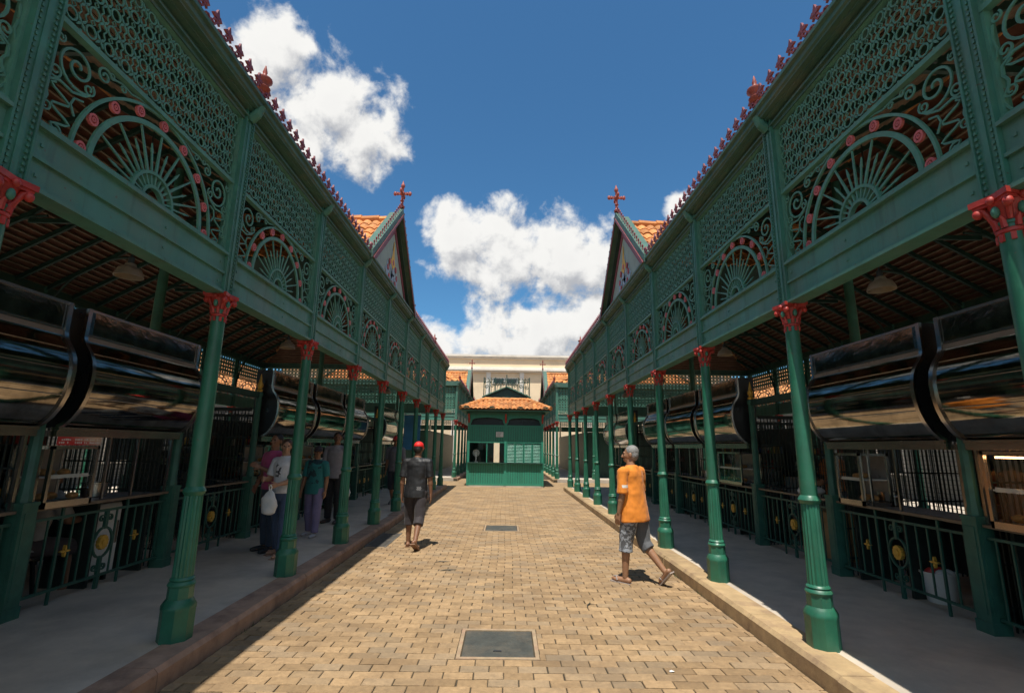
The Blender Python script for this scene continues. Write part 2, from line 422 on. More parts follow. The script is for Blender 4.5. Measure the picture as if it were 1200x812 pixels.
for i, (x0, x1, y0, y1) in enumerate(COVERS):
    t = thing('manhole_cover', ['square dark iron access cover in pale cement frame nearest the camera', 'small dark access cover flush in the paving farther up the courtyard'][i],
              'manhole cover', ((x0+x1)/2, (y0+y1)/2, 0), 'access covers in the paving')
    wm(MB().b6(x0+.012, x1-.012, y0+.012, y1-.012, -.03, -.004), 'lid', M['cover'], t)
    f = MB()
    f.b6(x0-.033, x0, y0-.04, y1+.04, -.03, .001); f.b6(x1, x1+.033, y0-.04, y1+.04, -.03, .001)
    f.b6(x0, x1, y0-.04, y0, -.03, .001); f.b6(x0, x1, y1, y1+.04, -.03, .001)
    wm(f, 'frame', M['cover_frame'], t)
    wm(MB().b6((x0+x1)/2-.04, (x0+x1)/2+.03, y0+.12, y0+.145, -.004, .0), 'keyhole', M['black'], t)
t = thing('drain_grate', 'dark slotted drain grate beside the left kerb', 'drain grate', (-2.2, 9.6, 0))
gm = MB()
for k in range(26): gm.b6(-2.37, -2.05, 8.95+k*.05, 8.975+k*.05, -.02, .006)
wm(gm, 'bars', M['grate'], t)
fr = MB()
for a in ((-2.40, -2.37, 8.9, 10.27), (-2.05, -2.02, 8.9, 10.27)): fr.b6(*a, -.02, .008)
wm(fr, 'frame', M['grate'], t)

for k, (x, y, a) in enumerate(((-.93, 7.85, .1), (-.78, 7.35, .25), (.95, 5.9, 1.2))):
    q = MB().tube([(-.11, 0, .004), (-.04, .012, .010), (.03, 0, .012), (.12, .02, .006)], [.003, .006, .006, .002], 6); q.tube([(0, .0, .012), (.03, -.05, .008)], [.004, .002], 5)
    o = tag(obj('twig', q.mesh('twig', M['iron_dark'], 60), None, (x, y, 0), rz=a), ['small dark twig on the paving left of the centre line', 'small dark twig nearer the camera, left of the centre line', 'small dark twig on the paving right of the near cover'][k], 'twig', 'twigs on the paving')
q = MB(); q.add([(-.02, -.01, .006), (.015, -.015, .010), (.022, .01, .005), (0, .018, .010), (-.018, .01, .006), (0, 0, .013)], [(0, 1, 5), (1, 2, 5), (2, 3, 5), (3, 4, 5), (4, 0, 5)])
tag(obj('paper_scrap', q.mesh('paper_scrap', M['plastic']), None, (1.32, 4.25, 0)), 'small white paper scrap lying on the paving near the right kerb', 'litter')
# walkways and kerbs
for side, bx in ((-1, XL), (1, XR)):
    for (ya, yb) in ((-4, YEND+.32), (25.45, 44.5)):
        sl_ = MB().b6(bx-side*.02, bx+side*11.0, ya, yb, -.06, WALK)
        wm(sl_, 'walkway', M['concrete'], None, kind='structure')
        kb = wm(MB().b6(bx-side*.02, bx-side*.22, ya, yb, -.06, .10), 'kerb', M['joint'], None, kind='structure')
        n = int((yb-ya)/1.25); L = (yb-ya)/n
        for k in range(n):
            y = ya+(k+.5)*L; j = random.gauss(0, .003)
            q = MB(); x0, x1 = bx+side*.02, bx-side*.245
            prof = [(x0, -.05), (x0, WALK+.004), (x1+side*.03, WALK+.004), (x1, WALK-.03), (x1, -.05)]
            q.prism(prof, 'y', y-L/2+.004, y+L/2-.004)
            o = wm(q, 'kerb_stone', M['kerb_shade' if side < 0 else 'kerb'], kb); o.location.x += j; o.location.z += random.gauss(0, .0015)

wd_ = MB(); rw = random.Random(3)
for k in range(420):
    sx = -1 if k % 3 == 0 else 1; y = 3.3+rw.random()**1.6*9; c_ = noise.noise(Vector((y*1.3, sx*5, 0)))
    if c_ < .05: continue
    x = (-2.378 if sx < 0 else 2.343)+rw.gauss(0, .008); h_ = rw.uniform(.012, .045); dx, dy = rw.gauss(0, .012), rw.gauss(0, .015)
    wd_.add([(x-.003, y, -.008), (x+.003, y+.002, -.008), (x+dx, y+dy, h_), (x+dx*.5, y+dy*.5+.004, h_*.6)], [(0, 1, 3), (1, 2, 3), (0, 3, 2)])
tag(wm(wd_, 'weeds', mat('weed_green', (.07, .10, .025), .8, var=.3), None, kind='stuff'), 'sparse green weeds along the foot of the kerbs', 'weeds')
# ------------------------------------------------------------------ shared ironwork meshes (origin: middle of the bay, top of the beam)
HW = B/2-.075
PH = .70     # arch field height
def arc(r, a0, a1, n, cx=0, cy=0): return [(cx+r*math.cos(a0+(a1-a0)*i/n), cy+r*math.sin(a0+(a1-a0)*i/n)) for i in range(n+1)]
def spiral(cx, cy, r0, turns, a0, sgn=1, n=30, rmin=.012):
    return [(cx+(r0+(rmin-r0)*(i/n)**.85)*math.cos(a0+sgn*2*PI*turns*i/n), cy+(r0+(rmin-r0)*(i/n)**.85)*math.sin(a0+sgn*2*PI*turns*i/n)) for i in range(n+1)]
frame = MB()
frame.ribbon([(-HW, PH), (HW, PH)], .035, .05); frame.ribbon([(-HW, .012), (HW, .012)], .03, .07)
frame.ribbon([(-HW, 1.40), (HW, 1.40)], .03, .045)
for sx in (-1, 1): frame.ribbon([(sx*(HW-.008), .0), (sx*(HW-.008), 1.40)], .018, .04)
FRAME = frame.mesh('panel_frame', M['green_iron'])
lat = MB(); NX, NY = 13, 5; ax, ay = (2*HW-.03)/NX, .66/NY
for j in range(NY):
    for i in range(NX):
        cx, cy = -HW+.015+(i+.5)*ax, PH+.025+(j+.5)*ay
        lat.ribbon([(cx+.037*math.cos(k*PI/5), cy+.038*math.sin(k*PI/5)) for k in range(10)], .0115, .008, True)
        if i < NX-1:      # leaf cross between neighbouring rings
            fx = cx+ax/2
            for a in (PI/4, 3*PI/4, 5*PI/4, 7*PI/4):
                c_, s_ = math.cos(a), math.sin(a)
                lat.ribbon([(fx, cy), (fx+.022*c_, cy+.022*s_), (fx+.048*c_*.9, cy+.048*s_*1.05)], [.006, .018, .003], .007)
            if j < NY-1:  # bowed uprights between rows
                for sg in (-1, 1):
                    lat.ribbon([(fx+sg*.030, cy+.036), (fx+sg*.014, cy+ay/2), (fx+sg*.030, cy+ay-.036)], .0075, .007)
        if j < NY-1:
            lat.ribbon([(cx-.016, cy+ay/2), (cx, cy+ay/2+.02), (cx+.016, cy+ay/2), (cx, cy+ay/2-.02)], .0055, .006, True)
for i in range(NX+1): lat.ribbon([(-HW+.015+i*ax, PH+.01), (-HW+.015+i*ax, PH+.045)], .012, .014)
LATTICE = lat.mesh('lattice', M['green_iron'])
lb = MB(); bx_, by_ = (2*HW-.03)/12, .66/5
for j in range(5):
    for i in range(12):
        cx, cy = -HW+.015+(i+.5)*bx_, PH+.025+(j+.5)*by_
        lb.ribbon([(cx+.050*math.cos(k*PI/4), cy+.050*math.sin(k*PI/4)) for k in range(8)], .024, .02, True)
        lb.ribbon([(cx+bx_/2, cy-by_/2), (cx+bx_/2, cy+by_/2)], .030, .02); lb.ribbon([(cx-bx_/2, cy+by_/2), (cx+bx_/2, cy+by_/2)], .022, .018)
LATTICE_BACK = lb.mesh('lattice', M['green_iron'])
ac = MB()
ac.ribbon([(0.69*math.cos(a), .02+.66*math.sin(a)) for a in [PI*k/36 for k in range(37)]], .020, .020)
ac.ribbon([(0.56*math.cos(a), .02+.545*math.sin(a)) for a in [PI*k/36 for k in range(37)]], .036, .018)
ac.ribbon(arc(.205, 0, PI, 20, 0, .02), .022, .035); ac.ribbon(arc(.105, 0, PI, 14, 0, .02), .024, .035)
for k in range(13):
    a = PI*k/12; ac.ribbon([(.11*math.cos(a), .02+.11*math.sin(a)), (.20*math.cos(a), .02+.20*math.sin(a))], .014, .02)
for k in range(1, 8):
    a = PI*k/8; c_, s_ = math.cos(a), math.sin(a)
    ac.ribbon([(.21*c_, .02+.21*s_), (.30*c_, .02+.30*s_), (.535*c_, .02+.52*s_)], [.020, .018, .009], .012)
for k in range(8):
    a = PI*(k+.5)/8; c_, s_ = math.cos(a), math.sin(a)
    ac.ribbon([(.21*c_, .02+.21*s_), (.35*c_, .02+.35*s_), (.36*c_, .02+.36*s_), (.425*c_, .02+.425*s_)], [.015, .011, .021, .002], .010)
ARCH = ac.mesh('sunburst_arch', M['green_iron'])
def scrollwork(sg):
    m = MB(); f = lambda pts: [(sg*p[0], p[1]) for p in pts]
    m.ribbon(f(spiral(.735, .505, .150, 1.9, -2.4, 1, 40)), .0145, .010)
    m.ribbon(f([(.735+.15*math.cos(-2.4), .505+.15*math.sin(-2.4)), (.66, .37), (.74, .335), (.83, .345), (.895, .31), (.90, .25)]), .0145, .010)
    m.ribbon(f(spiral(.865, .385, .045, 1.3, -1.2, -1, 18)), .011, .009)
    m.ribbon(f(spiral(.555, .600, .060, 1.5, 2.6, -1, 24)), .012, .009)
    m.ribbon(f([(.50, .63), (.42, .655), (.33, .645), (.26, .668), (.16, .672)]), .012, .009)
    m.ribbon(f(spiral(.40, .625, .026, 1.1, 0, 1, 12)), .008, .008)
    m.ribbon(f([(.765-.0+.062*math.sin(i*.95)+.05*(i/16), .035+.285*i/16) for i in range(17)]), .013, .009)
    m.ribbon(f([(.900-.022*math.cos(i*.8), .02+.24*i/10) for i in range(11)]), .011, .009)
    m.ribbon(f(spiral(.79, .04, .040, 1.2, 1.2, 1, 14)), .010, .008)
    m.ribbon(f(spiral(.905-.03, .60, .032, 1.2, 2.2, 1, 14)), .010, .008)
    m.ribbon(f(spiral(.64, .43, .045, 1.3, 2.0, 1, 16)), .010, .008)
    m.ribbon(f(spiral(.875, .155, .038, 1.3, 0, -1, 14)), .010, .008)
    m.ribbon(f([(.70, .20), (.735, .26), (.72, .31), (.66, .33)]), .011, .008)
    m.ribbon(f(spiral(.50, .645, .026, 1.1, PI, 1, 12)), .008, .008)
    m.ribbon(f([(.925, .345), (.90, .42), (.915, .50), (.90, .575)]), .011, .008)
    return m.mesh('scrollwork', M['green_iron'])
SCROLL = {s: scrollwork(s) for s in (-1, 1)}
rs = MB()
rs.ribbon([(.029*math.cos(a), .033*math.sin(a)) for a in [PI*k/8 for k in range(16)]], .015, .020, True)
rs.ribbon([(.010*math.cos(a), .012*math.sin(a)) for a in [PI*k/4 for k in range(8)]], .010, .022, True)
rs.b6(-.006, .006, -.03, .03, -.004, .004); rs.b6(-.006, .006, -.004, .004, -.03, .03)
ROSE = rs.mesh('rosette', M['rosette'])
ROSES = [(.625*math.cos(PI*k/8), .045+.585*math.sin(PI*k/8)) for k in range(9)]
rj = MB()
for (u, v) in ROSES: rj.prism([(u+.033*math.cos(PI*k/5), v+.036*math.sin(PI*k/5)) for k in range(10)], 'x', -.012, .012)
ROSES_JOINED = rj.mesh('rosettes', M['rosette'])

# post above the capital (origin at capital top)
po = MB(); PT = 1.97
po.b6(-.045, .045, -.058, .058, 0, PT)
for sy in (-1, 1):
    po.b6(-.058, .058, sy*.060, sy*.074, 0, PT)
for sx in (-1, 1):
    for sy in (-1, 1):
        for k in range(52): po.box((sx*.049, sy*.044, .03+k*.0365), (.012, .014, .017))
    po.b6(sx*.045, sx*.053, -.016, .016, 0, PT-.05)
for sx in (-1, 1):
    po.tube([(sx*.04, 0, PT-.16), (sx*.10, 0, PT-.10), (sx*.13, 0, PT-.02), (sx*.11, 0, PT+.04)], .05, 10)
POST = po.mesh('post', M['green'])
# column (origin on the walkway)
def oct_prof(m, prof): m.lathe(prof, 8, ph=PI/8)
cm_ = MB()
oct_prof(cm_, [(.168, 0), (.168, .225), (.172, .235), (.172, .262), (.140, .30), (.132, .31)])
oct_prof(cm_, [(.128, .305), (.128, .41)])
cm_.lathe([(.10, .395), (.128, .40), (.139, .418), (.128, .436), (.112, .445), (.124, .455), (.112, .47), (.1, .475)], 20)
fl = lambda i, k: 1.0 if k % 2 else .90
cm_.lathe([(.104, .47), (.100, .80), (.095, 1.105), (.092, 1.12)], 32, mod=fl)
cm_.lathe([(.09, 1.11), (.108, 1.125), (.120, 1.145), (.108, 1.165), (.094, 1.18), (.09, 1.185)], 20)
cm_.lathe([(.091, 1.17), (.088, 1.7), (.079, 2.50), (.077, 2.66), (.085, 2.665), (.085, 2.68), (.075, 2.685)], 20)
cm_.v = [(v[0]*.745, v[1]*.745, v[2]*1.0+(.05 if v[2] > 2.6 else 0)) for v in cm_.v]
COLUMN = cm_.mesh('column', M['green_column'], 40)
# capital (origin at its foot, z = 2.78 world)
cp = MB()
cp.lathe([(.078, -.03), (.093, -.02), (.093, .0), (.080, .01), (.078, .06), (.090, .12), (.110, .165), (.118, .19)], 16)
for k in range(8):     # hanging leaf drops over the shaft
    a = 2*PI*k/8; cp.box((.088*math.cos(a), .088*math.sin(a), -.055), (.016, .03, .05), rz=a)
n_ = 6; ab = []
for q in range(4):
    a0 = PI/4+q*PI/2
    for i in range(n_):
        t_ = i/n_; aa = a0+t_*PI/2; r_ = .150/max(abs(math.cos(aa)), abs(math.sin(aa)))*(1-.20*math.sin(PI*t_))
        ab.append((r_*math.cos(aa), r_*math.sin(aa)))
cp.prism(ab, 'z', .205, .245); cp.prism([(p[0]*.9, p[1]*.9) for p in ab], 'z', .185, .205)
for q in range(4):
    a = PI/4+q*PI/2; d = Vector((math.cos(a), math.sin(a), 0))
    cp.ell(d*.165+Vector((0, 0, .155)), (.034, .034, .034), None, 10, 6)
    cp.tube([d*.085+Vector((0, 0, .06)), d*.10+Vector((0, 0, .11)), d*.13+Vector((0, 0, .165)), d*.165+Vector((0, 0, .185))], [.018, .022, .024, .02], 8)
    a2 = a+PI/4; d2 = Vector((math.cos(a2), math.sin(a2), 0))
    cp.ell(d2*.120+Vector((0, 0, .205)), (.030, .030, .030), None, 10, 6)
    for s2 in (-1, 1):
        e = Matrix.Rotation(s2*.33, 3, 'Z') @ d2
        cp.tube([e*.083+Vector((0, 0, .01)), e*.092+Vector((0, 0, .06)), e*.115+Vector((0, 0, .085))], [.022, .02, .008], 6)
CS = lambda v: (v[0]*.70, v[1]*.70, v[2]*.80)
cp.v = [CS(v) for v in cp.v]
CAPITAL = cp.mesh('capital', M['red'], 45)
# capital recess leaves in green
CAPLEAF = []
for q in range(4):
    a = q*PI/2; d = Vector((math.cos(a), math.sin(a), 0))
    CAPLEAF.append(MB().ell(d*.070+Vector((0, 0, .10)), (.020, .020, .034), None, 8, 6).mesh('leaf', M['green'], 60))
# fleur on the cornice (origin at its foot)
def crest_leaf(m, o=(0, 0, 0), sc=1.0):
    o = Vector(o); m0 = MB()
    m0.ribbon([(-.09, .006), (-.06, .03), (-.02, .022), (0, .05), (0, .10)], .014, .016)
    m0.ribbon([(.09, .006), (.06, .035), (.03, .022)], .012, .016)
    m0.ribbon([(0, .08), (0, .115), (0, .165)], [.012, .042, .004], .018)
    for sg in (-1, 1):
        m0.ribbon([(0, .09), (sg*.03, .105), (sg*.055, .095)], [.012, .036, .008], .018)
        m0.ribbon([(0, .065), (sg*.022, .07), (sg*.036, .05)], [.010, .02, .004], .016)
    m.add([Vector(v)*sc+o for v in m0.v], m0.f)
cl = MB(); crest_leaf(cl, sc=1.12); CREST = cl.mesh('cresting_leaf', M['maroon'])
ur = MB()
ur.lathe([(.045, 0), (.05, .03), (.03, .055), (.028, .12), (.062, .145), (.070, .17), (.048, .19), (.055, .225), (.080, .25), (.078, .275), (.036, .29), (.018, .33), (.024, .35), (.005, .43)], 14)
URN = ur.mesh('urn_finial', M['finial'], 50)

# ------------------------------------------------------------------ roof helpers
def tile_roof(mb, eA, eB, rB, rA, tw=.23, tl=.36, phase=0.):
    eA, eB, rB, rA = [Vector(q) for q in (eA, eB, rB, rA)]
    a = (eB-eA).normalized(); mid = (rA+rB)/2-(eA+eB)/2; s = (mid-a*mid.dot(a)); L = s.length; s.normalize()
    n = a.cross(s);  n = n if n.z > 0 else -n
    W_ = (eB-eA).length; nr = max(1, round(L/tl)); nc = max(1, round(W_/tw)); tw = W_/nc
    oA, oB = (rA-eA).dot(a), (rB-eA).dot(a)
    for r in range(nr):
        t0, t1 = r/nr, (r+1)/nr; tm = (t0+t1)/2
        lo, hi = oA*tm, W_+(oB-W_)*tm
        for c in range(nc):
            cx = (c+.5)*tw
            if cx < lo-tw*.3 or cx > hi+tw*.3: continue
            p = eA+a*cx; vs = []; j = random.gauss(0, .004)
            for tt, lift in ((t0-.12/nr, .030), (t1, .006)):
                for k in range(5):
                    u = (k/4-.5)*tw*1.0; h = (.0, .034, .046, .034, .0)[k]
                    vs.append(p+a*u+s*(tt*L)+n*(h+lift+j))
            for k in range(5):
                u = (k/4-.5)*tw; vs.append(p+a*u+s*((t0-.12/nr)*L)+n*((.0, .034, .046, .034, .0)[k]+.030-.022+j))
            mb.add(vs, [(k, k+1, k+6, k+5) for k in range(4)]+[(k+10, k+11, k+1, k) for k in range(4)])
    return mb
def slab(mb, pts, th):
    p = [Vector(q) for q in pts]; n = (p[1]-p[0]).cross(p[2]-p[0]).normalized()
    n = n if n.z > 0 else -n
    k = len(p)
    return mb.add(p+[q-n*th for q in p], [tuple(range(k)), tuple(reversed(range(k, 2*k)))]+[(i, (i+1) % k, (i+1) % k+k, i+k) for i in range(k)])

# ------------------------------------------------------------------ pavilion
def pavilion(label, side, bx, y0, nb, gi, urns, near):
    root = thing('market_pavilion', label, 'pavilion', (bx, y0, 0))
    X = lambda d: bx+side*d
    Y = lambda i: y0+B*i
    yA, yB = Y(0), Y(nb)
    for d in (0., DEPTH):
        front = d == 0.
        for i in range(nb+1):
            c = obj('column', COLUMN, root, (X(d), Y(i), WALK))
            k = obj('capital', CAPITAL, c, (X(d), Y(i), 2.836))
            if front and near:
                for lf_ in CAPLEAF: obj('leaf', lf_, c, (X(d), Y(i), 2.836))
            obj('post', POST, root, (X(d), Y(i), 3.03))
        beam = MB()
        beam.b6(-.030, .030, -HW, HW, 3.04, 3.385)
        for sg in (-1, 1):
            beam.b6(sg*.030, sg*.046, -HW, HW, 3.04, 3.062); beam.b6(sg*.030, sg*.050, -HW, HW, 3.205, 3.226)
            for e in (-1, 1):
                for zz in (3.12, 3.30): beam.box((sg*.032, e*(HW-.06), zz), (.012, .018, .018))
            beam.box((sg*.033, .15, 3.29), (.010, .016, .016)); beam.box((sg*.033, .15, 3.13), (.010, .016, .016))
        beam.b6(-.062, .062, -HW, HW, 3.385, 3.408)
        beam.b6(-.075, .075, -HW, HW, 3.018, 3.04)
        bme = BEAM.get(0) or beam.mesh('beam', M['beam']); BEAM[0] = bme
        for i in range(nb):
            ym = Y(i)+B/2
            b = obj('beam', bme, root, (X(d), ym, 0))
            f = obj('ironwork_panel', FRAME, root, (X(d), ym, 3.41))
            obj('lattice', LATTICE if front else LATTICE_BACK, f, (X(d), ym, 3.41)); obj('sunburst_arch', ARCH, f, (X(d), ym, 3.41))
            for s2 in (-1, 1): obj('scrollwork', SCROLL[s2], f, (X(d), ym, 3.41))
            if front and near:
                for (u, v) in ROSES: obj('rosette', ROSE, f, (X(d), ym+u, 3.41+v))
            else: obj('rosettes', ROSES_JOINED, f, (X(d), ym, 3.41), kind='stuff')
        # cornice and gutter
        sd = side if front else -side; xc = X(d)
        cpoly = [(-.035, 4.80), (-.035, 4.835), (-.062, 4.835), (-.062, 4.852), (-.03, 4.852), (-.03, 4.905), (-.09, 4.915), (-.09, 4.932), (-.135, 4.938), (-.135, 4.955), (-.155, 4.965), (-.155, 5.01), (-.185, 5.02), (-.185, 5.055), (-.16, 5.055), (-.15, 5.03), (.12, 5.03), (.12, 4.80)]
        q = MB().prism([(xc+sd*p, z) for p, z in cpoly], 'y', yA-.18, yB+.18)
        wm(q, 'cornice', M['cornice'], root)
        if front:
            q = MB().b6(X(-.172), X(-.152), yA-.18, yB+.18, 5.055, 5.072)
            wm(q, 'crest_rail', M['maroon'], root)
            n = int((yB-yA)/.175)
            if near:
                for k in range(n):
                    y = yA+(k+.5)*(yB-yA)/n
                    if abs(y-Y(gi)) < B+.05: continue
                    obj('cresting_leaf', CREST, root, (X(-.162), y, 5.068))
            else:
                q = MB()
                for k in range(n):
                    y = yA+(k+.5)*(yB-yA)/n
                    if abs(y-Y(gi)) < B+.05: continue
                    crest_leaf(q, (X(-.162), y, 5.068))
                wm(q, 'cresting', M['maroon'], root)
            for u in urns:
                obj('urn_finial', URN, root, (X(-.13), Y(u), 5.03))
    # ends: lattice wall over a beam
    ew = DEPTH/4
    for ye, sg in ((yA, -1), (yB, 1)):
        for k in range(4):
            xm = X((k+.5)*ew)
            if k: 
                obj('end_column', COLUMN, root, (X(k*ew), ye, WALK)); 
                q = MB().b6(X(k*ew-.05), X(k*ew+.05), ye-.05, ye+.05, 2.8, 4.85); wm(q, 'end_post', M['green'], root)
            b = obj('end_beam', BEAM[0], root, (xm, ye, 0), rz=PI/2); b.scale.y = (ew/2-.075)/HW
            for zz in (3.41-.70, 3.41):
                if zz < 3: 
                    o = obj('end_lattice', LATTICE_BACK, root, (xm, ye, zz), rz=PI/2)
                else: o = obj('end_lattice', LATTICE_BACK, root, (xm, ye, zz), rz=PI/2)
                o.scale.y = (ew/2-.075)/HW
        q = MB().b6(X(-.1), X(DEPTH+.1), ye-sg*.10, ye+sg*.16, 4.80, 5.045); wm(q, 'end_cornice', M['cornice'], root)
    # main hipped roof
    EZ, RZ, ov = 4.985, 7.15, -.02
    hip = 3.2
    e = [(X(-ov), yA-ov), (X(-ov), yB+ov), (X(DEPTH+ov), yB+ov), (X(DEPTH+ov), yA-ov)]
    xr = X(DEPTH/2); r0, r1 = (xr, yA+hip), (xr, yB-hip)
    P3 = lambda p, z: Vector((p[0], p[1], z))
    tm = MB()
    tile_roof(tm, P3(e[0], EZ), P3(e[1], EZ), P3(r1, RZ), P3(r0, RZ), .25, .40)
    tile_roof(tm, P3(e[3], EZ), P3(e[2], EZ), P3(r1, RZ), P3(r0, RZ), .25, .40)
    tile_roof(tm, P3(e[0], EZ), P3(e[3], EZ), P3(r0, RZ), P3(r0, RZ), .25, .40)
    tile_roof(tm, P3(e[1], EZ), P3(e[2], EZ), P3(r1, RZ), P3(r1, RZ), .25, .40)
    wm(tm, 'roof_tiles', M['tile'], root, kind='stuff')
    sb = MB()
    for poly in ((e[0], e[1], r1, r0), (e[3], e[2], r1, r0)): slab(sb, [P3(q, EZ if q in e else RZ) for q in poly], .02)
    slab(sb, [P3(e[0], EZ), P3(e[3], EZ), P3(r0, RZ)], .02); slab(sb, [P3(e[1], EZ), P3(e[2], EZ), P3(r1, RZ)], .02)
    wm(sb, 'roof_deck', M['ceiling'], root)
    rg = MB()
    for a, b_ in ((P3(r0, RZ), P3(r1, RZ)), (P3(e[0], EZ), P3(r0, RZ)), (P3(e[3], EZ), P3(r0, RZ)), (P3(e[1], EZ), P3(r1, RZ)), (P3(e[2], EZ), P3(r1, RZ))):
        n = max(2, int((b_-a).length/.4))
        for k in range(n):
            p, q = a.lerp(b_, k/n), a.lerp(b_, (k+1.12)/n); rg.tube([p+Vector((0, 0, .05)), q+Vector((0, 0, .035))], [.105, .09], 8)
    wm(rg, 'ridge_tiles', M['tile'], root, kind='stuff')
    # underside: battens, rafters, curved braces
    slope = (RZ-EZ)/(DEPTH/2+ov)
    zr = lambda d: EZ+slope*(d+ov) if d <= DEPTH/2 else EZ+slope*(DEPTH+ov-d)
    bt = MB()
    if near:
        nbt = 27
        for k in range(nbt):
            d = .12+k*(DEPTH/2-.2)/nbt
            ins = max(0, (d/(DEPTH/2))*hip)
            for dd in (d, DEPTH-d):
                bt.bar((X(dd), yA+ins, zr(dd)-.045), (X(dd), yB-ins, zr(dd)-.045), .045, .028)
            for ye, s2 in ((yA, 1), (yB, -1)):
                yy = ye+s2*ins
                bt.bar((X(d), yy, zr(d)-.045), (X(DEPTH-d), yy, zr(d)-.045), .045, .028)
        wm(bt, 'battens', M['batten'], root, kind='stuff')
        for i in range(nb*3+1):
            y = yA+i*B/3
            lim = min(1, max(.03, min(y-yA, yB-y)/hip))*DEPTH/2
            for sgn in (0, 1):
                d0_, d1_ = (.1, lim) if sgn == 0 else (DEPTH-.1, DEPTH-lim)
                if abs(d1_-d0_) < .3: continue
                q = MB().bar((X(d0_), y, zr(d0_)-.10), (X(d1_), y, zr(d1_)-.10), .05, .09)
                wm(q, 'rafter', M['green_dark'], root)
    for i in range(0, nb+1):
        for d0_, s2 in ((0., 1), (DEPTH, -1)):
            pts = []
            for k in range(13):
                a = PI/2*k/12
                pts.append((X(d0_+s2*(.06+1.75*(1-math.cos(a)))), Y(i)+.012, 3.75+1.95*math.sin(a)))
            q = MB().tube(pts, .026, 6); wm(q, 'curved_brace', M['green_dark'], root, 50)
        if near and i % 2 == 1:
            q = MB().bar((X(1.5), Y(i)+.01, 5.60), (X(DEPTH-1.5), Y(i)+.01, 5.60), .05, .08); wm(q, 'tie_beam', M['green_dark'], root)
    for i in range(1, nb, 4):
        q = MB().lathe([(.09, WALK), (.085, 3.0), (.075, 6.9)], 12, (X(DEPTH/2), Y(i)+.4, 0)); wm(q, 'ridge_column', M['green'], root, 40)
    if not near:     # closed stall fronts
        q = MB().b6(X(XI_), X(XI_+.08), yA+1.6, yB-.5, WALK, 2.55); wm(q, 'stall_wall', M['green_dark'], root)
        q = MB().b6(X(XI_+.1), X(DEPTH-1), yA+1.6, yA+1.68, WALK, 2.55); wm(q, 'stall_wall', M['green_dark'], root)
    # cross gable
    yg = Y(gi); hw = B+.02; gz0, gz1 = 5.07, 6.90; xb = -.17; tz = .24
    gt = MB()
    for s2 in (-1, 1):
        tile_roof(gt, (X(xb+.06), yg+s2*(hw-.25), gz0-.02), (X(DEPTH/2), yg+s2*(hw-.25), gz0-.02), (X(DEPTH/2), yg, gz1-tz), (X(xb+.06), yg, gz1-tz), .20, .30)
    wm(gt, 'gable_tiles', M['tile'], root, kind='stuff')
    gd = MB()
    for s2 in (-1, 1): slab(gd, [(X(xb+.05), yg+s2*(hw-.25), gz0-.02), (X(DEPTH/2), yg+s2*(hw-.25), gz0-.02), (X(DEPTH/2), yg, gz1-tz), (X(xb+.05), yg, gz1-tz)], .03)
    gd2 = wm(gd, 'gable_deck', M['green_dark'], root)
    for s2 in (-1, 1):
        sf = MB(); slab(sf, [(X(xb+.05), yg+s2*hw, gz0), (X(.10), yg+s2*hw, gz0), (X(.10), yg, gz1), (X(xb+.05), yg, gz1)], .04); wm(sf, 'gable_soffit', M['cornice'], root)
    gr = MB()
    for k in range(10): gr.tube([(X(xb+.09+k*.4), yg, gz1-tz+.055), (X(xb+.09+(k+1.1)*.4), yg, gz1-tz+.04)], [.10, .085], 8)
    wm(gr, 'gable_ridge_tiles', M['tile'], root, kind='stuff')
    ty = MB().prism([(yg-hw+.34, 5.06), (yg+hw-.34, 5.06), (yg, gz1-.33)], 'x', X(-.03), X(.07))
    ty = wm(ty, 'tympanum', M['panel_pale'], root)
    bo = MB()
    for s2 in (-1, 1): bo.prism([(yg+s2*(hw-.34), 5.06), (yg+s2*(hw-.48), 5.06), (yg, gz1-.50), (yg, gz1-.33)], 'x', X(-.05), X(-.03))
    wm(bo, 'tympanum_border', M['maroon'], ty)
    em = MB()
    for k, (yy, zz, r_) in enumerate(((0, 5.60, .30), (-.40, 5.35, .20), (.40, 5.35, .20), (0, 5.28, .22))):
        em.prism([(yg+yy+r_*math.cos(PI*j/5)*(1 if j % 2 else .6), zz+r_*math.sin(PI*j/5)*(1.3 if j % 2 else .7)) for j in range(10)], 'x', X(-.042), X(-.03))
    em = wm(em, 'painted_emblem', M['bluep'], ty)
    wm(MB().prism([(yg-.20, 5.66), (yg, 5.52), (yg+.20, 5.66), (yg+.08, 5.84), (yg, 6.18), (yg-.08, 5.84)], 'x', X(-.052), X(-.042)), 'yellow_flame', M['yellow'], em)
    rdm = MB()
    for j in range(8):
        a = 2*PI*j/8; rdm.prism([(yg+.40*math.cos(a)+.07*math.cos(PI*q/3), 5.44+.24*math.sin(a)+.07*math.sin(PI*q/3)) for q in range(6)], 'x', X(-.054), X(-.042))
    wm(rdm, 'red_flowers', M['red'], em, kind='stuff')
    for s2 in (-1, 1):
        bg_ = MB().prism([(yg+s2*(hw+.10), gz0-.10), (yg+s2*(hw+.10), gz0+.05), (yg, gz1+.10), (yg, gz1-.10)], 'x', X(xb-.03), X(xb+.05))
        bgo = wm(bg_, 'bargeboard', M['cornice'], root)
        wm(MB().prism([(yg+s2*(hw-.04), gz0-.08), (yg+s2*(hw+.05), gz0-.08), (yg, gz1-.05), (yg, gz1-.12)], 'x', X(xb-.045), X(xb-.03)), 'bargeboard_strip', M['maroon'], bgo)
        bc = MB()
        a = Vector((X(xb), yg+s2*(hw+.06), gz0+.05)); b_ = Vector((X(xb), yg+s2*.1, gz1+.06))
        for k in range(17):
            p = a.lerp(b_, k/16); p.z += .0
            bc.box(p+Vector((0, 0, .05)), (.014, .018, .10)); bc.ell(p+Vector((0, 0, .11)), (.018, .028, .035), None, 6, 4)
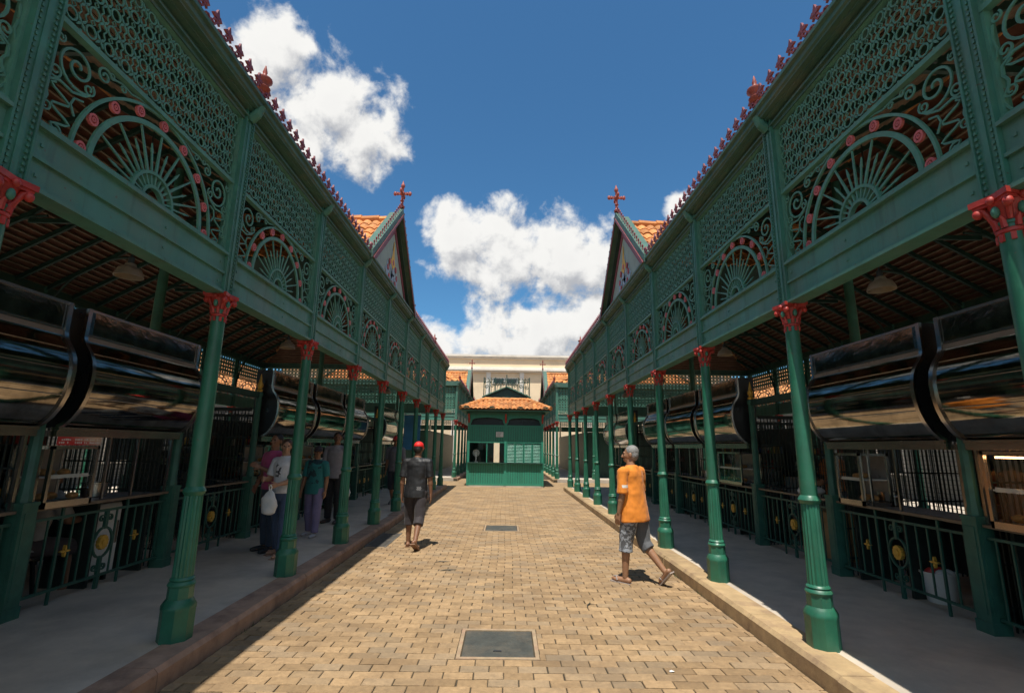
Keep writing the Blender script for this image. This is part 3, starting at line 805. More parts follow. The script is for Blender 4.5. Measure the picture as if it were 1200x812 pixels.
        wm(bc, 'bargeboard_cresting', M['maroon'], bgo)
    fn = MB(); fx, fz = X(xb+.01), gz1+.10
    fn.lathe([(.06, 0), (.07, .04), (.035, .08), (.03, .16), (.05, .18), (.03, .20), (.025, .50), (.04, .52), (.05, .56), (.03, .60), (.006, .68)], 10, (fx, yg, fz))
    fn.bar((fx, yg-.17, fz+.36), (fx, yg+.17, fz+.36), .035, .05)
    for s2 in (-1, 1):
        fn.ell((fx, yg+s2*.17, fz+.36), (.03, .04, .055), None, 8, 6); fn.ell((fx, yg+s2*.11, fz+.36), (.03, .025, .045), None, 8, 6)
    fn.ell((fx, yg, fz+.36), (.06, .06, .06), None, 10, 6)
    fn.bar((fx-.17, yg, fz+.36), (fx+.17, yg, fz+.36), .035, .05)
    for s2 in (-1, 1):
        fn.ell((fx+s2*.17, yg, fz+.36), (.04, .03, .055), None, 8, 6); fn.ell((fx+s2*.11, yg, fz+.36), (.025, .03, .045), None, 8, 6)
    wm(fn, 'cross_finial', M['finial'], root, 50)
    return root, X, Y
BEAM = {}; XI_ = 1.75
pavL = pavilion('long green iron pavilion with sunburst fretwork on the left, nearer of the two', -1, XL, Y0, NB, 6, (3, 7, 9), True)
pavR = pavilion('long green iron pavilion with sunburst fretwork on the right, nearer of the two', 1, XR, Y0, NB, 6, (3, 7, 9), True)
pavL2 = pavilion('far green iron pavilion behind the left one, past the green kiosk', -1, XL, 25.8, 8, 4, (0, 2, 6), False)
pavR2 = pavilion('far green iron pavilion behind the right one, past the green kiosk', 1, XR, 25.8, 8, 4, (0, 2, 6), False)

# ------------------------------------------------------------------ stalls under the arcades
XI = 1.75            # inner post line, measured from the column line
YI = lambda i: 4.365+.36+(i-1)*B      # inner posts
ip = MB()
ip.b6(-.075, .075, -.075, .075, 0, .98); ip.b6(-.085, .085, -.085, .085, 0, .10); ip.b6(-.082, .082, -.082, .082, .96, .99)
ip.lathe([(.062, .99), (.062, 1.05), (.052, 1.08), (.050, 2.35), (.065, 2.37), (.065, 2.42), (.05, 2.44)], 16, mod=lambda i, k: 1 if k % 2 else .93)
for sx in (-1, 1):
    ip.b6(sx*.075, sx*.081, -.045, .045, .16, .90); ip.b6(-.045, .045, sx*.075, sx*.081, .16, .90)
INNER = ip.mesh('inner_post', M['inner'], 30)
gf = MB().lathe([(.045, 2.44), (.055, 2.47), (.03, 2.50), (.045, 2.53), (.05, 2.57), (.03, 2.61), (.02, 2.68), (.004, 2.76)], 12)
GOLDF = gf.mesh('gold_finial', M['gold'], 50)
# railing section meshes (origin mid-bay on the walkway)
RW = B/2-.085
rt = MB(); rt.b6(-.035, .035, -RW, RW, .90, .925)
RTOP = rt.mesh('top_rail', mat('worn_rail', (.17, .125, .085), .4, var=.3, vscale=6))
r2_ = MB(); r2_.b6(-.012, .012, -RW, RW, .795, .82); R2M = r2_.mesh('middle_rail', M['rail'])
r3_ = MB(); r3_.b6(-.012, .012, -RW, RW, .12, .145); R3M = r3_.mesh('bottom_rail', M['rail'])
BAR1 = MB().b6(-.007, .007, -.008, .008, .145, .795).mesh('baluster', M['rail'])
BAR2 = MB().b6(-.010, .010, -.012, .012, 0, .90).mesh('baluster_post', M['rail'])
mo = MB()
mo.ribbon([(.125*math.cos(2*PI*k/24), .47+.155*math.sin(2*PI*k/24)) for k in range(24)], .018, .022, True)
mo.b6(-.015, .015, -.02, .02, .0, .33); mo.b6(-.015, .015, -.02, .02, .61, .80)
for s1 in (-1, 1):
    for zz, s2 in ((.70, 1), (.24, -1)):
        mo.ribbon([(s1*p[0], zz+s2*p[1]) for p in spiral(.055, .02, .045, 1.3, PI, -1, 16, .008)], .012, .02)
MEDAL = mo.mesh('medallion_ring', M['rail'])
ro = MB()
ro.prism([((.068 if k % 2 else .060)*math.cos(PI*k/12), .47+(.078 if k % 2 else .069)*math.sin(PI*k/12)) for k in range(24)], 'x', -.02, .02)
ro.prism([(.03*math.cos(PI*k/6), .47+.035*math.sin(PI*k/6)) for k in range(12)], 'x', -.032, .032)
GROSE = ro.mesh('gold_rosette', M['gold'])
lf = MB()
for a in range(4):
    c_, s_ = math.cos(PI*a/2), math.sin(PI*a/2); lf.ribbon([(0, 0), (.025*c_, .025*s_), (.055*c_, .055*s_)], [.008, .022, .004], .03)
GLEAF = lf.mesh('gold_leaf', M['gold'])
# hood profile: (towards the street, height)
HP = [(.165, 2.715), (.170, 2.68), (.198, 2.62), (.250, 2.55), (.292, 2.46), (.310, 2.35), (.306, 2.23), (.284, 2.11), (.246, 2.01), (.190, 1.92), (.125, 1.855), (.07, 1.825)]
def hood_meshes(side):
    h = {}; x = lambda d: -side*d; w2 = B/2-.10
    sh = MB(); n = len(HP)
    vs = [(x(d), y, z) for y in (-w2+.03, w2-.03) for d, z in HP]; sh.add(vs, [(i, i+1, n+i+1, n+i) for i in range(n-1)])
    h['curved_shutter'] = (sh.mesh('curved_shutter', M['shutter'], 60), 1)
    for nm, yy in (('side_panel', -1), ('side_panel', 1)):
        q = MB().prism([(x(d-.006), z) for d, z in [(-.12, 3.0), (.14, 3.0)]+HP+[(-.12, 1.80)]], 'y', yy*(w2-.025), yy*(w2-.005)); h[nm+str(yy)] = (q.mesh('side_panel', M['black']), 1)
        q = MB(); pts = [(x(d+.004), z) for d, z in [(.165, 3.0)]+HP]
        q2 = MB().ribbon(pts, .030, .045); q.add([(v[1], yy*(w2-.012)+v[0], v[2]) for v in q2.v], q2.f); h['edge_trim'+str(yy)] = (q.mesh('edge_trim', M['chrome'], 40), 1)
    q = MB().prism([(x(.165), 2.735), (x(.165), 2.99), (x(-.10), 2.99), (x(-.10), 2.735)], 'y', -w2+.04, w2-.04); h['sign_box'] = (q.mesh('sign_box', M['boxglass']), 1)
    q = MB()
    for zz in (2.985, 2.735): q.b6(x(.158), x(.176), -w2+.012, w2-.012, zz-.012, zz+.014)
    h['box_frame'] = (q.mesh('box_frame', M['chrome']), 1)
    q = MB().b6(x(.158), x(.172), -w2+.03, w2-.03, 2.67, 2.722); h['grey_band'] = (q.mesh('grey_band', M['steelgrey']), 1)
    q = MB().b6(x(.02), x(.10), -w2, w2, 1.795, 1.822); q.b6(x(-.10), x(.085), -w2, w2, 1.735, 1.793); h['bottom_lip'] = (q.mesh('bottom_lip', M['chrome']), 1)
    q = MB().b6(x(.166), x(.172), -w2+.012, -w2+.09, 2.75, 2.975); h['corner_plate'] = (q.mesh('corner_plate', M['bluebox']), 1)
    for k, j in enumerate((3, 5, 7)):
        d_, z_ = HP[j]; q = MB().tube([(x(d_+.003), -w2+.05, z_), (x(d_+.003), w2-.05, z_)], .0055, 6); h['rib'+'-1'*(k+1)] = (q.mesh('rib', M['chrome'], 60), 1)
    return h
HOOD = {s: hood_meshes(s) for s in (-1, 1)}
GOODS = [mat('goods_'+c_, v_, .5, var=.2) for c_, v_ in (('red', (.4, .05, .04)), ('white', (.6, .58, .52)), ('yellow', (.5, .33, .06)), ('green', (.06, .2, .08)), ('brown', (.16, .08, .04)), ('blue', (.05, .1, .25)))]
grl = MB()
for k in range(30): grl.b6(-.008, .008, -.86+k*.059, -.849+k*.059, 0, 2.1)
for k in range(6): grl.b6(-.006, .006, -.88, .88, .2+k*.36, .218+k*.36)
grl.b6(-.02, .02, -.9, .9, 2.1, 2.16)
GRILLE = grl.mesh('wire_grille', M['iron_dark'])
msh = MB()
for k in range(31): msh.b6(-.004, .004, -.98+k*.0653, -.972+k*.0653, .0, 2.3)
for k in range(34): msh.b6(-.003, .003, -.98, .98, .05+k*.066, .057+k*.066)
MESHG = msh.mesh('mesh_grille', M['iron_dark'])

def glass_case(root_name, label, side, x, y, z, d, w_, h_, warm, shelf_m):
    """small display case standing on a counter; x is its street face"""
    t = thing(root_name, label, 'display case', (x, y, z))
    X_ = lambda q: side*q
    fr = MB()
    for yy in (-w_/2, w_/2):
        for dd in (0, d): fr.bar((X_(dd), yy, 0), (X_(dd+.0), yy, h_), .03)
    for zz in (.03, h_-.015):
        for dd in (0, d): fr.bar((X_(dd), -w_/2-.015, zz), (X_(dd), w_/2+.015, zz), .03, .06 if zz < .1 else .03)
        for yy in (-w_/2, w_/2): fr.bar((0, yy, zz), (X_(d), yy, zz), .03)
    obj('frame', fr.mesh('frame', M['chrome']), t, (x, y, z))
    sh = MB(); sh.b6(X_(.02), X_(d), -w_/2+.02, w_/2-.02, h_*.48, h_*.50); sh.b6(X_(.012), X_(.02), -w_/2+.02, w_/2-.05, h_*.47, h_*.53)
    obj('shelf', sh.mesh('shelf', shelf_m), t, (x, y, z))
    bk = MB().b6(X_(d-.004), X_(d), -w_/2, w_/2, .05, h_-.03); obj('back', bk.mesh('back', M['steelgrey']), t, (x, y, z))
    gl = MB().b6(X_(-.003), X_(.003), -w_/2+.015, w_/2-.015, .05, h_-.03); obj('glass', gl.mesh('glass', M['glass']), t, (x, y, z))
    fd = MB()
    for k in range(9):
        fd.ell((X_(.06+random.random()*(d-.14)), random.uniform(-w_/2+.06, w_/2-.06), (.09 if k < 5 else h_*.5+.035)), (.05, .06, .035), None, 8, 5)
    obj('food', fd.mesh('food', M['food'], 60), t, (x, y, z), kind='stuff')
    if warm:
        lt = MB().b6(X_(.05), X_(.09), -w_/2+.06, w_/2-.06, h_-.06, h_-.045); obj('heat_lamp', lt.mesh('heat_lamp', M['bulb']), t, (x, y, z))
    return t

for side, (root, X, Y), nm in ((-1, pavL, 'left'), (1, pavR, 'right')):
    bays = list(range(-1, 9))         # stall bays between inner posts i and i+1
    for i in range(-1, 10):
        p = obj('inner_post', INNER, root, (X(XI), YI(i), WALK)); obj('gold_finial', GOLDF, p, (X(XI), YI(i), WALK))
        o = obj('partition_grille', GRILLE, root, (X(XI+1.0), YI(i), WALK), rz=PI/2)
        ib = obj('spine_post', INNER, root, (X(XI+2.05), YI(i), WALK))
    for n, i in enumerate(bays):
        ym = YI(i)+B/2; first = i in (0, 1)
        openbay = i in (2, 6)
        which = '%s iron railing section' % ORD[n]
        t = thing('railing', 'green %s along the %s arcade stalls, with gold rosette' % (which, nm), 'railing', (X(XI), ym, WALK), 'railings along the %s stalls' % nm)
        for nm2, me in (('top_rail', RTOP), ('middle_rail', R2M), ('bottom_rail', R3M), ('medallion_ring', MEDAL), ('gold_rosette', GROSE)): obj(nm2, me, t, (X(XI), ym, WALK))
        for k in range(13):
            u = -RW+.07+k*(2*RW-.14)/12
            if k == 6: continue
            obj('baluster_post' if k in (2, 8) else 'baluster', BAR2 if k in (2, 8) else BAR1, t, (X(XI), ym+u, WALK))
        for u in (-.47, .47): obj('gold_leaf', GLEAF, t, (X(XI), ym+u, WALK+.47))
        obj('mesh_grille', MESHG, root, (X(XI+2.05), ym, WALK))
        if openbay:
            q = MB().b6(X(XI-.04), X(XI+.04), YI(i)+.07, YI(i+1)-.07, 2.48, 2.58)
            wm(q, 'lintel', M['green_dark'], root)
            if i == 2:
                obj('mesh_grille', MESHG, root, (X(XI+.9), ym, WALK))
            continue
        h = thing('stall_hood', 'polished curved shutter hood over the %s stall on the %s side' % (ORD[n - sum(1 for b in (2, 6) if b < i)], nm), 'stall hood', (X(XI), ym, 0), 'shutter hoods along the %s stalls' % nm)
        for k, (me, _) in HOOD[side].items():
            obj(k.rstrip('-1'), me, h, (X(XI), ym, 0))
        c = thing('stall_counter', 'dark counter with steel top in the %s stall on the %s side' % (ORD[n - sum(1 for b in (2, 6) if b < i)], nm), 'counter', (X(XI+.45), ym, WALK), 'counters in the %s stalls' % nm)
        q = MB().b6(X(XI+.03), X(XI+.62), ym-RW+.02, ym+RW-.02, 1.035, 1.062); wm(q, 'counter_top', M['steelgrey'], c)
        for yy in (-.8, 0., .8): wm(MB().b6(X(XI+.10), X(XI+.58), ym+yy-.02, ym+yy+.02, WALK, 1.035), 'trestle', M['iron_dark'], c)
        q = MB().b6(X(XI+.52), X(XI+.60), ym-RW+.02, ym+RW-.02, .45, 1.0); wm(q, 'apron', M['black'], c)
        bkp = wm(MB().b6(X(XI+1.98), X(XI+2.02), ym-.98, ym+.98, WALK, 1.55 if n % 3 == 1 else 2.2), 'stall_dark_board', M['black'], root)  # black board added to block the bright view through the grille
        sf = thing('stall_shelf', 'dark shelf of packets behind the %s stall counter on the %s side' % (ORD[n - sum(1 for b in (2, 6) if b < i)], nm), 'shelf', (X(XI+1.8), ym, WALK), 'shelves in the %s stalls' % nm)
        for zz in (.95, 1.28, 1.62): wm(MB().b6(X(XI+1.68), X(XI+1.95), ym-.85, ym+.85, zz, zz+.025), 'board', M['iron_dark'], sf)
        for yy in (-.86, .86): wm(MB().b6(X(XI+1.68), X(XI+1.95), ym+yy-.012, ym+yy+.012, WALK, 1.9), 'upright', M['iron_dark'], sf)
        rn = random.Random(n*7+(side > 0))
        for zz in (.975, 1.305, 1.645):
            yy = -.8
            while yy < .78:
                if rn.random() < .72:
                    hh = rn.uniform(.08, .22); ww = rn.uniform(.05, .12); mm_ = rn.choice(GOODS)
                    q = MB()
                    if rn.random() < .5: q.lathe([(ww/2, 0), (ww/2, hh*.7), (ww*.22, hh*.85), (ww*.22, hh)], 10, (X(XI+1.78), ym+yy+ww/2, zz))
                    else: q.b6(X(XI+1.72), X(XI+1.86), ym+yy, ym+yy+ww, zz, zz+hh)
                    wm(q, 'packet', mm_, sf)
                yy += rn.uniform(.10, .2)
        # opening jambs of the stall
        for u, w3 in (((-.30, .022), (.18, .022)) if n % 2 else ((.32, .022), (-.1, .022)))+((-RW+.01, .03), (RW-.01, .03)):
            wm(MB().bar((X(XI+.02), ym+u, 1.064), (X(XI+.02), ym+u, 1.735), w3), 'jamb', M['chrome'], h)

pal = [(M['white'], 'white'), (M['chrome'], 'steel'), (M['bluebox'], 'dark blue'), (M['tanbox'], 'brown')]
# display cases on the counters
yb = lambda i: YI(i)+B/2
glass_case('display_case', 'glass display case with red banner in the left stall nearest the seated customer', -1, XL-XI+.06, yb(1)-.62, 1.065, .36, .52, .58, False, M['white'])
glass_case('display_case', 'warm lit food display case at the right edge of the photo', 1, XR+XI-.06, yb(0)+.30, 1.065, .42, .95, .66, True, M['white'])
glass_case('display_case', 'small glass display case at the far end of the second right stall', 1, XR+XI-.04, yb(1)+.60, 1.065, .34, .42, .62, False, M['white'])
glass_case('display_case', 'glass display case on the counter of the nearest left stall', -1, XL-XI+.04, yb(0)-.30, 1.065, .36, .9, .6, False, M['white'])
glass_case('display_case', 'glass display case behind the woman in pink', -1, XL-XI+.02, yb(3)-.2, 1.065, .36, .9, .6, False, M['white'])
glass_case('display_case', 'glass display case behind the teal shirt', -1, XL-XI+.02, yb(4)+.1, 1.065, .36, .9, .6, False, M['white'])
glass_case('display_case', 'glass display case in the right stall past the open bay', 1, XR+XI-.02, yb(3), 1.065, .36, 1.0, .6, False, M['white'])
def banner():
    m = bpy.data.materials.new('banner_print'); m.use_nodes = True; t = NT(m.node_tree); b = m.node_tree.nodes['Principled BSDF']
    g = t.n('ShaderNodeTexCoord').outputs['Generated']; s = t.n('ShaderNodeSeparateXYZ'); t.put(s.inputs[0], g)
    fade = t.mix(t.rng(s.outputs[1], .25, .75), (.50, .04, .04, 1), (.62, .42, .30, 1))
    low = t.mix(t.rng(s.outputs[1], .55, .95), (.52, .03, .03, 1), (.60, .40, .32, 1))
    t.put(b.inputs['Base Color'], t.mix(t.rng(s.outputs[2], .40, .5), low, fade)); b.inputs['Roughness'].default_value = .4
    return m
tb = tag(wm(MB().b6(XL-XI+.075, XL-XI+.085, yb(1)-.875, yb(1)-.36, 1.655, 1.735), 'banner', banner(), None), 'red and cream printed strip above the left glass case', 'banner')
# lettering strokes on the banner (unreadable at this size: broken white strokes)
lt = MB()
for k in range(22):
    y = yb(1)-.86+k*.022
    if k in (6, 7, 15): continue
    for zz in (1.708, 1.678):
        if random.random() < .75: lt.b6(XL-XI+.085, XL-XI+.088, y, y+random.uniform(.008, .017), zz-.008, zz+random.uniform(.004, .011))
wm(lt, 'lettering', M['white'], tb)

def cabinet(label, side, d0, d1, y0, y1, z1, m, x0):
    t = thing('cabinet', label, 'cabinet', (x0+side*(d0+d1)/2, (y0+y1)/2, WALK))
    bx0, bx1 = x0+side*d0, x0+side*d1
    wm(MB().b6(bx0, bx1, y0, y1, WALK+.06, z1), 'body', m, t, bevel=.01)
    q = MB()
    for yy in (y0+.05, y1-.05):
        for xx in (bx0+side*.05, bx1-side*.05): q.b6(xx-.02, xx+.02, yy-.02, yy+.02, WALK, WALK+.06)
    wm(q, 'foot', M['black'], t)
    wm(MB().b6(bx0-side*.012, bx0-side*.003, y0+.015, y1-.015, WALK+.09, z1-.03), 'door', m, t)
    wm(MB().b6(bx0-side*.035, bx0-side*.013, y1-.08, y1-.05, WALK+.4, z1-.2), 'handle', M['chrome'], t)
cabinet('white cabinet behind the railing of the left stall with the seated customer', -1, XI+.16, XI+.5, yb(1)+.02, yb(1)+.42, 1.0, M['white'], XL)
cabinet('tall steel refrigerator deep in the nearest left stall', -1, XI+1.35, XI+1.9, yb(0)-.4, yb(0)+.2, 1.85, M['chrome'], XL)
cabinet('tall white refrigerator deep in the second right stall', 1, XI+1.35, XI+1.9, yb(1)-.5, yb(1)+.1, 1.7, M['white'], XR)
cabinet('brown cupboard behind the railing of the right open bay', 1, XI+.25, XI+.65, yb(2)-.55, yb(2)+.05, .85, M['tanbox'], XR)
cabinet('dark blue freezer in the left stall past the open bay', -1, XI+1.2, XI+1.8, yb(3)-.5, yb(3)+.3, 1.2, M['bluebox'], XL)
cabinet('white freezer in the right stall past the open bay', 1, XI+1.2, XI+1.8, yb(3)-.5, yb(3)+.3, 1.2, M['white'], XR)
cabinet('white freezer in the fourth right stall past the open bay', 1, XI+1.2, XI+1.8, yb(4)-.5, yb(4)+.3, 1.3, M['white'], XR)
# blue poster hanging at the far end of the left arcade
t = tag(wm(MB().b6(-3.62, -3.04, 17.60, 17.615, 1.55, 2.75), 'hanging_poster', M['blue'], None), 'bright blue poster hanging at the far end of the left arcade', 'poster')
wm(MB().b6(-3.63, -3.03, 17.59, 17.625, 2.75, 2.775), 'rod', M['white'], t); 
q = MB()
for xx in (-3.55, -3.1): q.bar((xx, 17.607, 2.77), (xx, 17.607, 5.0), .008)
wm(q, 'cord', M['black'], t)
# bucket
t = thing('bucket', 'white plastic bucket filled with red and white rubbish behind the right railing', 'bucket', (XR+XI+.32, 5.62, WALK))
bk = MB().lathe([(.125, 0), (.13, .01), (.16, .28), (.172, .285), (.172, .305), (.16, .305), (.15, .29), (.135, .24)], 24)
obj('body', bk.mesh('body', M['plastic'], 40), t, (XR+XI+.32, 5.62, WALK))
for k, (mm, dx, dy) in enumerate(((M['signred'], -.05, .03), (M['plastic'], .06, -.04), (M['plastic'], -.02, -.07), (M['signred'], .05, .06))):
    e = MB().ell((dx, dy, .29), (.07, .06, .05), None, 10, 6); obj('rubbish', e.mesh('rubbish', mm, 60), t, (XR+XI+.32, 5.62, WALK))
# pendant lamps
def lamp(label, x, y, z):
    t = thing('pendant_lamp', label, 'pendant lamp', (x, y, z))
    s = MB().lathe([(.02, .16), (.05, .15), (.06, .12), (.11, .09), (.135, .03), (.14, .0), (.132, .0), (.125, .03), (.10, .08), (.03, .11)], 20)
    obj('shade', s.mesh('shade', M['lampmetal'], 40), t, (x, y, z))
    c = MB().bar((0, 0, .15), (0, 0, 1.9), .012); c.lathe([(.03, .15), (.03, .22), (.015, .24)], 10); obj('stem', c.mesh('stem', M['iron_dark']), t, (x, y, z))
for side, bx, nm in ((-1, XL, 'left'), (1, XR, 'right')):
    for k, i in enumerate((1, 3, 5, 7)):
        lamp('bell shaped pendant lamp under the %s arcade roof, %s to the camera' % (nm, ORD[k] if k else 'nearest'), bx+side*1.57, YI(i)+.50, 3.48)

# ------------------------------------------------------------------ kiosk
KX0, KX1, KY0, KY1 = -1.66, 1.58, 22.0, 25.0
kc = (KX0+KX1)/2
k_ = thing('kiosk', 'green boarded kiosk with orange tiled roof at the end of the courtyard', 'kiosk', (kc, KY0, 0))
q = MB().b6(KX0-.04, KX1+.04, KY0-.04, KY1+.04, -.02, .06); wm(q, 'plinth', M['concrete'], k_)
def boards(x0, x1, z0, z1, y, name, ax='x'):
    q = MB(); n = max(1, round((x1-x0)/.105)); w_ = (x1-x0)/n
    for j in range(n):
        a, b_ = x0+j*w_+.007, x0+(j+1)*w_-.007
        if ax == 'x': q.b6(a, b_, y-.012+random.gauss(0, .0015), y+.02, z0, z1)
        else: q.b6(y-.02, y+.012, a, b_, z0, z1)
    return q
for (x0, x1) in ((KX0+.05, kc-.03), (kc+.03, KX1-.05)):
    wm(boards(x0, x1, .14, .98, KY0, 'b'), 'lower_boards', M['kiosk'], k_)
    wm(boards(x0, x1, 1.93, 2.58, KY0, 'b'), 'upper_boards', M['kiosk'], k_)
for xx in (KX0, KX1):
    sg = -1 if xx == KX0 else 1
    wm(boards(KY0+.08, KY1-.08, .1, 2.62, xx, 'b', 'y'), 'side_boards', M['kiosk'], k_)
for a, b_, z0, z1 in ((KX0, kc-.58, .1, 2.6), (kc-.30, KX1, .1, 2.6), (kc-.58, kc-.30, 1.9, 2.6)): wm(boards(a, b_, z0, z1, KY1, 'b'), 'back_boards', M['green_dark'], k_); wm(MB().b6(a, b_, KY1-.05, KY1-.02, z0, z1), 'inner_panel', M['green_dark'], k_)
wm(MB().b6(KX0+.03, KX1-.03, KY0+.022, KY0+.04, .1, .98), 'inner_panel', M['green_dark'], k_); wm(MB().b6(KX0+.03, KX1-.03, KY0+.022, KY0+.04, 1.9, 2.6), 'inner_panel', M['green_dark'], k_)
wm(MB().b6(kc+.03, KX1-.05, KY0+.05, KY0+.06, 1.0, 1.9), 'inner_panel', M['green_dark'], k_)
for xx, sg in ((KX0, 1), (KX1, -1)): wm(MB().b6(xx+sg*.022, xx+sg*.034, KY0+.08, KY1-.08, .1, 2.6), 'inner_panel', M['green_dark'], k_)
q = MB()
for xx in (KX0, kc, KX1): q.b6(xx-.05, xx+.05, KY0-.05, KY0+.05, .06, 3.24)
for xx in (KX0, KX1): q.b6(xx-.05, xx+.05, KY1-.05, KY1+.05, .06, 3.24)
wm(q, 'frame_posts', M['kiosk'], k_)
q = MB()
for zz, hh in ((.10, .08), (1.90, .07), (2.60, .07)): q.b6(KX0, KX1, KY0-.035, KY0+.03, zz-hh/2, zz+hh/2)
wm(q, 'frame_rails', M['kiosk'], k_)
wm(MB().b6(KX0-.03, kc+.02, KY0-.16, KY0+.04, .985, 1.03), 'window_sill', M['green_dark'], k_)
wm(MB().b6(kc+.03, KX1+.02, KY0-.14, KY0+.04, .985, 1.03), 'window_sill', M['green_dark'], k_)
for (a, b_) in ((KX0+.05, (KX0+kc)/2-.02), ((KX0+kc)/2+.02, kc-.05)):
    w_ = wm(MB().b6(a, b_, KY0+.03, KY0+.036, 1.03, 1.865), 'window_pane', M['glass'], k_)
wm(MB().b6((KX0+kc)/2-.02, (KX0+kc)/2+.02, KY0-.02, KY0+.05, 1.03, 1.865), 'mullion', M['kiosk'], k_)
q = MB(); nsh = 4
for j in range(nsh):
    a = kc+.06+j*(KX1-kc-.12)/nsh; b_ = a+(KX1-kc-.12)/nsh-.02
    sh = MB()
    for k in range(13): sh.box(((a+b_)/2, KY0, 1.07+k*.062), (b_-a-.05, .012, .058), rx=-.5)
    sh.b6(a, a+.03, KY0-.02, KY0+.02, 1.03, 1.865); sh.b6(b_-.03, b_, KY0-.02, KY0+.02, 1.03, 1.865)
    wm(sh, 'louvre_shutter', M['kiosk'], k_)
for (a, b_) in ((KX0+.05, kc-.05), (kc+.05, KX1-.05)):
    n = 10; arcp = [(a, 2.98)]+[(a+(b_-a)*(j/n), 2.78+.20*math.sin(PI*j/n)**.6) for j in range(n+1)]+[(b_, 2.98), (b_, 3.10), (a, 3.10)]
    pts = [(a, 2.64)]+[(a+.06+(b_-a-.12)*(.5-.5*math.cos(PI*j/n)), 2.74+.22*math.sin(PI*j/n)**.5) for j in range(n+1)]+[(b_, 2.64), (b_, 3.1), (a, 3.1)]
    wm(MB().prism(pts, 'y', KY0-.02, KY0+.02), 'arched_valance', M['kiosk'], k_)
    wm(MB().b6(a, b_, KY0+.25, KY0+.27, 2.62, 3.1), 'vent_back', M['black'], k_)
wm(MB().b6(KX0-.12, KX1+.12, KY0-.12, KY1+.12, 3.10, 3.20), 'eave_beam', M['green'], k_)
q = MB()
for xx in (KX0, kc, KX1):
    q.prism([(KY0-.05, 2.72), (KY0-.05, 3.1), (KY0-.40, 3.1), (KY0-.22, 2.98), (KY0-.10, 2.88)], 'x', xx-.035, xx+.035)
    q.ell((xx, KY0-.10, 2.88), (.05, .06, .07), None, 10, 6)
wm(q, 'bracket', M['red'], k_)
wm(MB().b6(KX0-.34, KX1+.30, KY0-.46, KY1+.4, 3.22, 3.30), 'fascia', M['green'], k_)
ke = [Vector((KX0-.36, KY0-.50, 3.30)), Vector((KX1+.33, KY0-.50, 3.30)), Vector((KX1+.33, KY1+.45, 3.30)), Vector((KX0-.36, KY1+.45, 3.30))]
kt = [Vector((kc-1.0, KY0+1.0, 3.82)), Vector((kc+1.0, KY0+1.0, 3.82)), Vector((kc+1.0, KY1-1.0, 3.82)), Vector((kc-1.0, KY1-1.0, 3.82))]
q = MB()
for j in range(4): tile_roof(q, ke[j], ke[(j+1) % 4], kt[(j+1) % 4], kt[j], .19, .34)
wm(q, 'roof_tiles', M['tile'], k_, kind='stuff')
q = MB()
for j in range(4): slab(q, [ke[j], ke[(j+1) % 4], kt[(j+1) % 4], kt[j]], .03)
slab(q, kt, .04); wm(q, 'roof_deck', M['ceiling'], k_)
q = MB()
for j in range(4):
    a, b_ = ke[j], kt[j]
    for k in range(6): q.tube([a.lerp(b_, k/6)+Vector((0, 0, .05)), a.lerp(b_, (k+1.15)/6)+Vector((0, 0, .04))], [.10, .085], 8)
    a, b_ = kt[j], kt[(j+1) % 4]
    for k in range(5): q.tube([a.lerp(b_, k/5)+Vector((0, 0, .05)), a.lerp(b_, (k+1.15)/5)+Vector((0, 0, .04))], [.09, .08], 8)
wm(q, 'ridge_tiles', M['tile'], k_, kind='stuff')
for xx in (KX0-.1, kc-.62, kc+.62, KX1+.1):
    q = MB().prism([(xx+.16*math.cos(PI*j/8), 3.30+.13*math.sin(PI*j/8)) for j in range(9)], 'y', KY0-.53, KY0-.46); wm(q, 'antefix', M['green_dark'], k_)
t = tag(wm(MB().b6(kc-.42, kc-.10, KY0-.05, KY0-.036, 2.12, 2.34), 'paper_notice', M['white'], None), 'small white notice pinned on the kiosk boards above the window', 'notice')
q = MB()
for k in range(4): q.b6(kc-.38, kc-.38+random.uniform(.12, .25), KY0-.053, KY0-.050, 2.30-k*.045, 2.31-k*.045)
wm(q, 'lettering', M['windowdark'], t)
t = thing('desk_fan', 'white pedestal fan behind the kiosk window', 'fan', (KX0+.32, KY0+.35, 1.0))
q = MB()
for r_ in (.05, .10, .14): q.add([(v[1], v[0], v[2]+.42) for v in MB().ribbon([(r_*math.cos(PI*k/10), r_*math.sin(PI*k/10)) for k in range(20)], .014, .03, True).v], MB().ribbon([(r_*math.cos(PI*k/10), r_*math.sin(PI*k/10)) for k in range(20)], .014, .03, True).f)
for k in range(10): q.bar((0, 0, .42), (.14*math.cos(PI*k/5), 0, .42+.14*math.sin(PI*k/5)), .012)
obj('grille', q.mesh('grille', M['plastic']), t, (KX0+.32, KY0+.35, 1.0))
obj('stand', MB().lathe([(.10, 0), (.09, .03), (.02, .05), (.02, .40)], 14).mesh('stand', M['plastic'], 40), t, (KX0+.32, KY0+.35, 1.0))
wm(MB().b6(KX0+.05, kc, KY0+.25, KY0+.5, .92, 1.0), 'inner_shelf', M['kiosk'], k_)

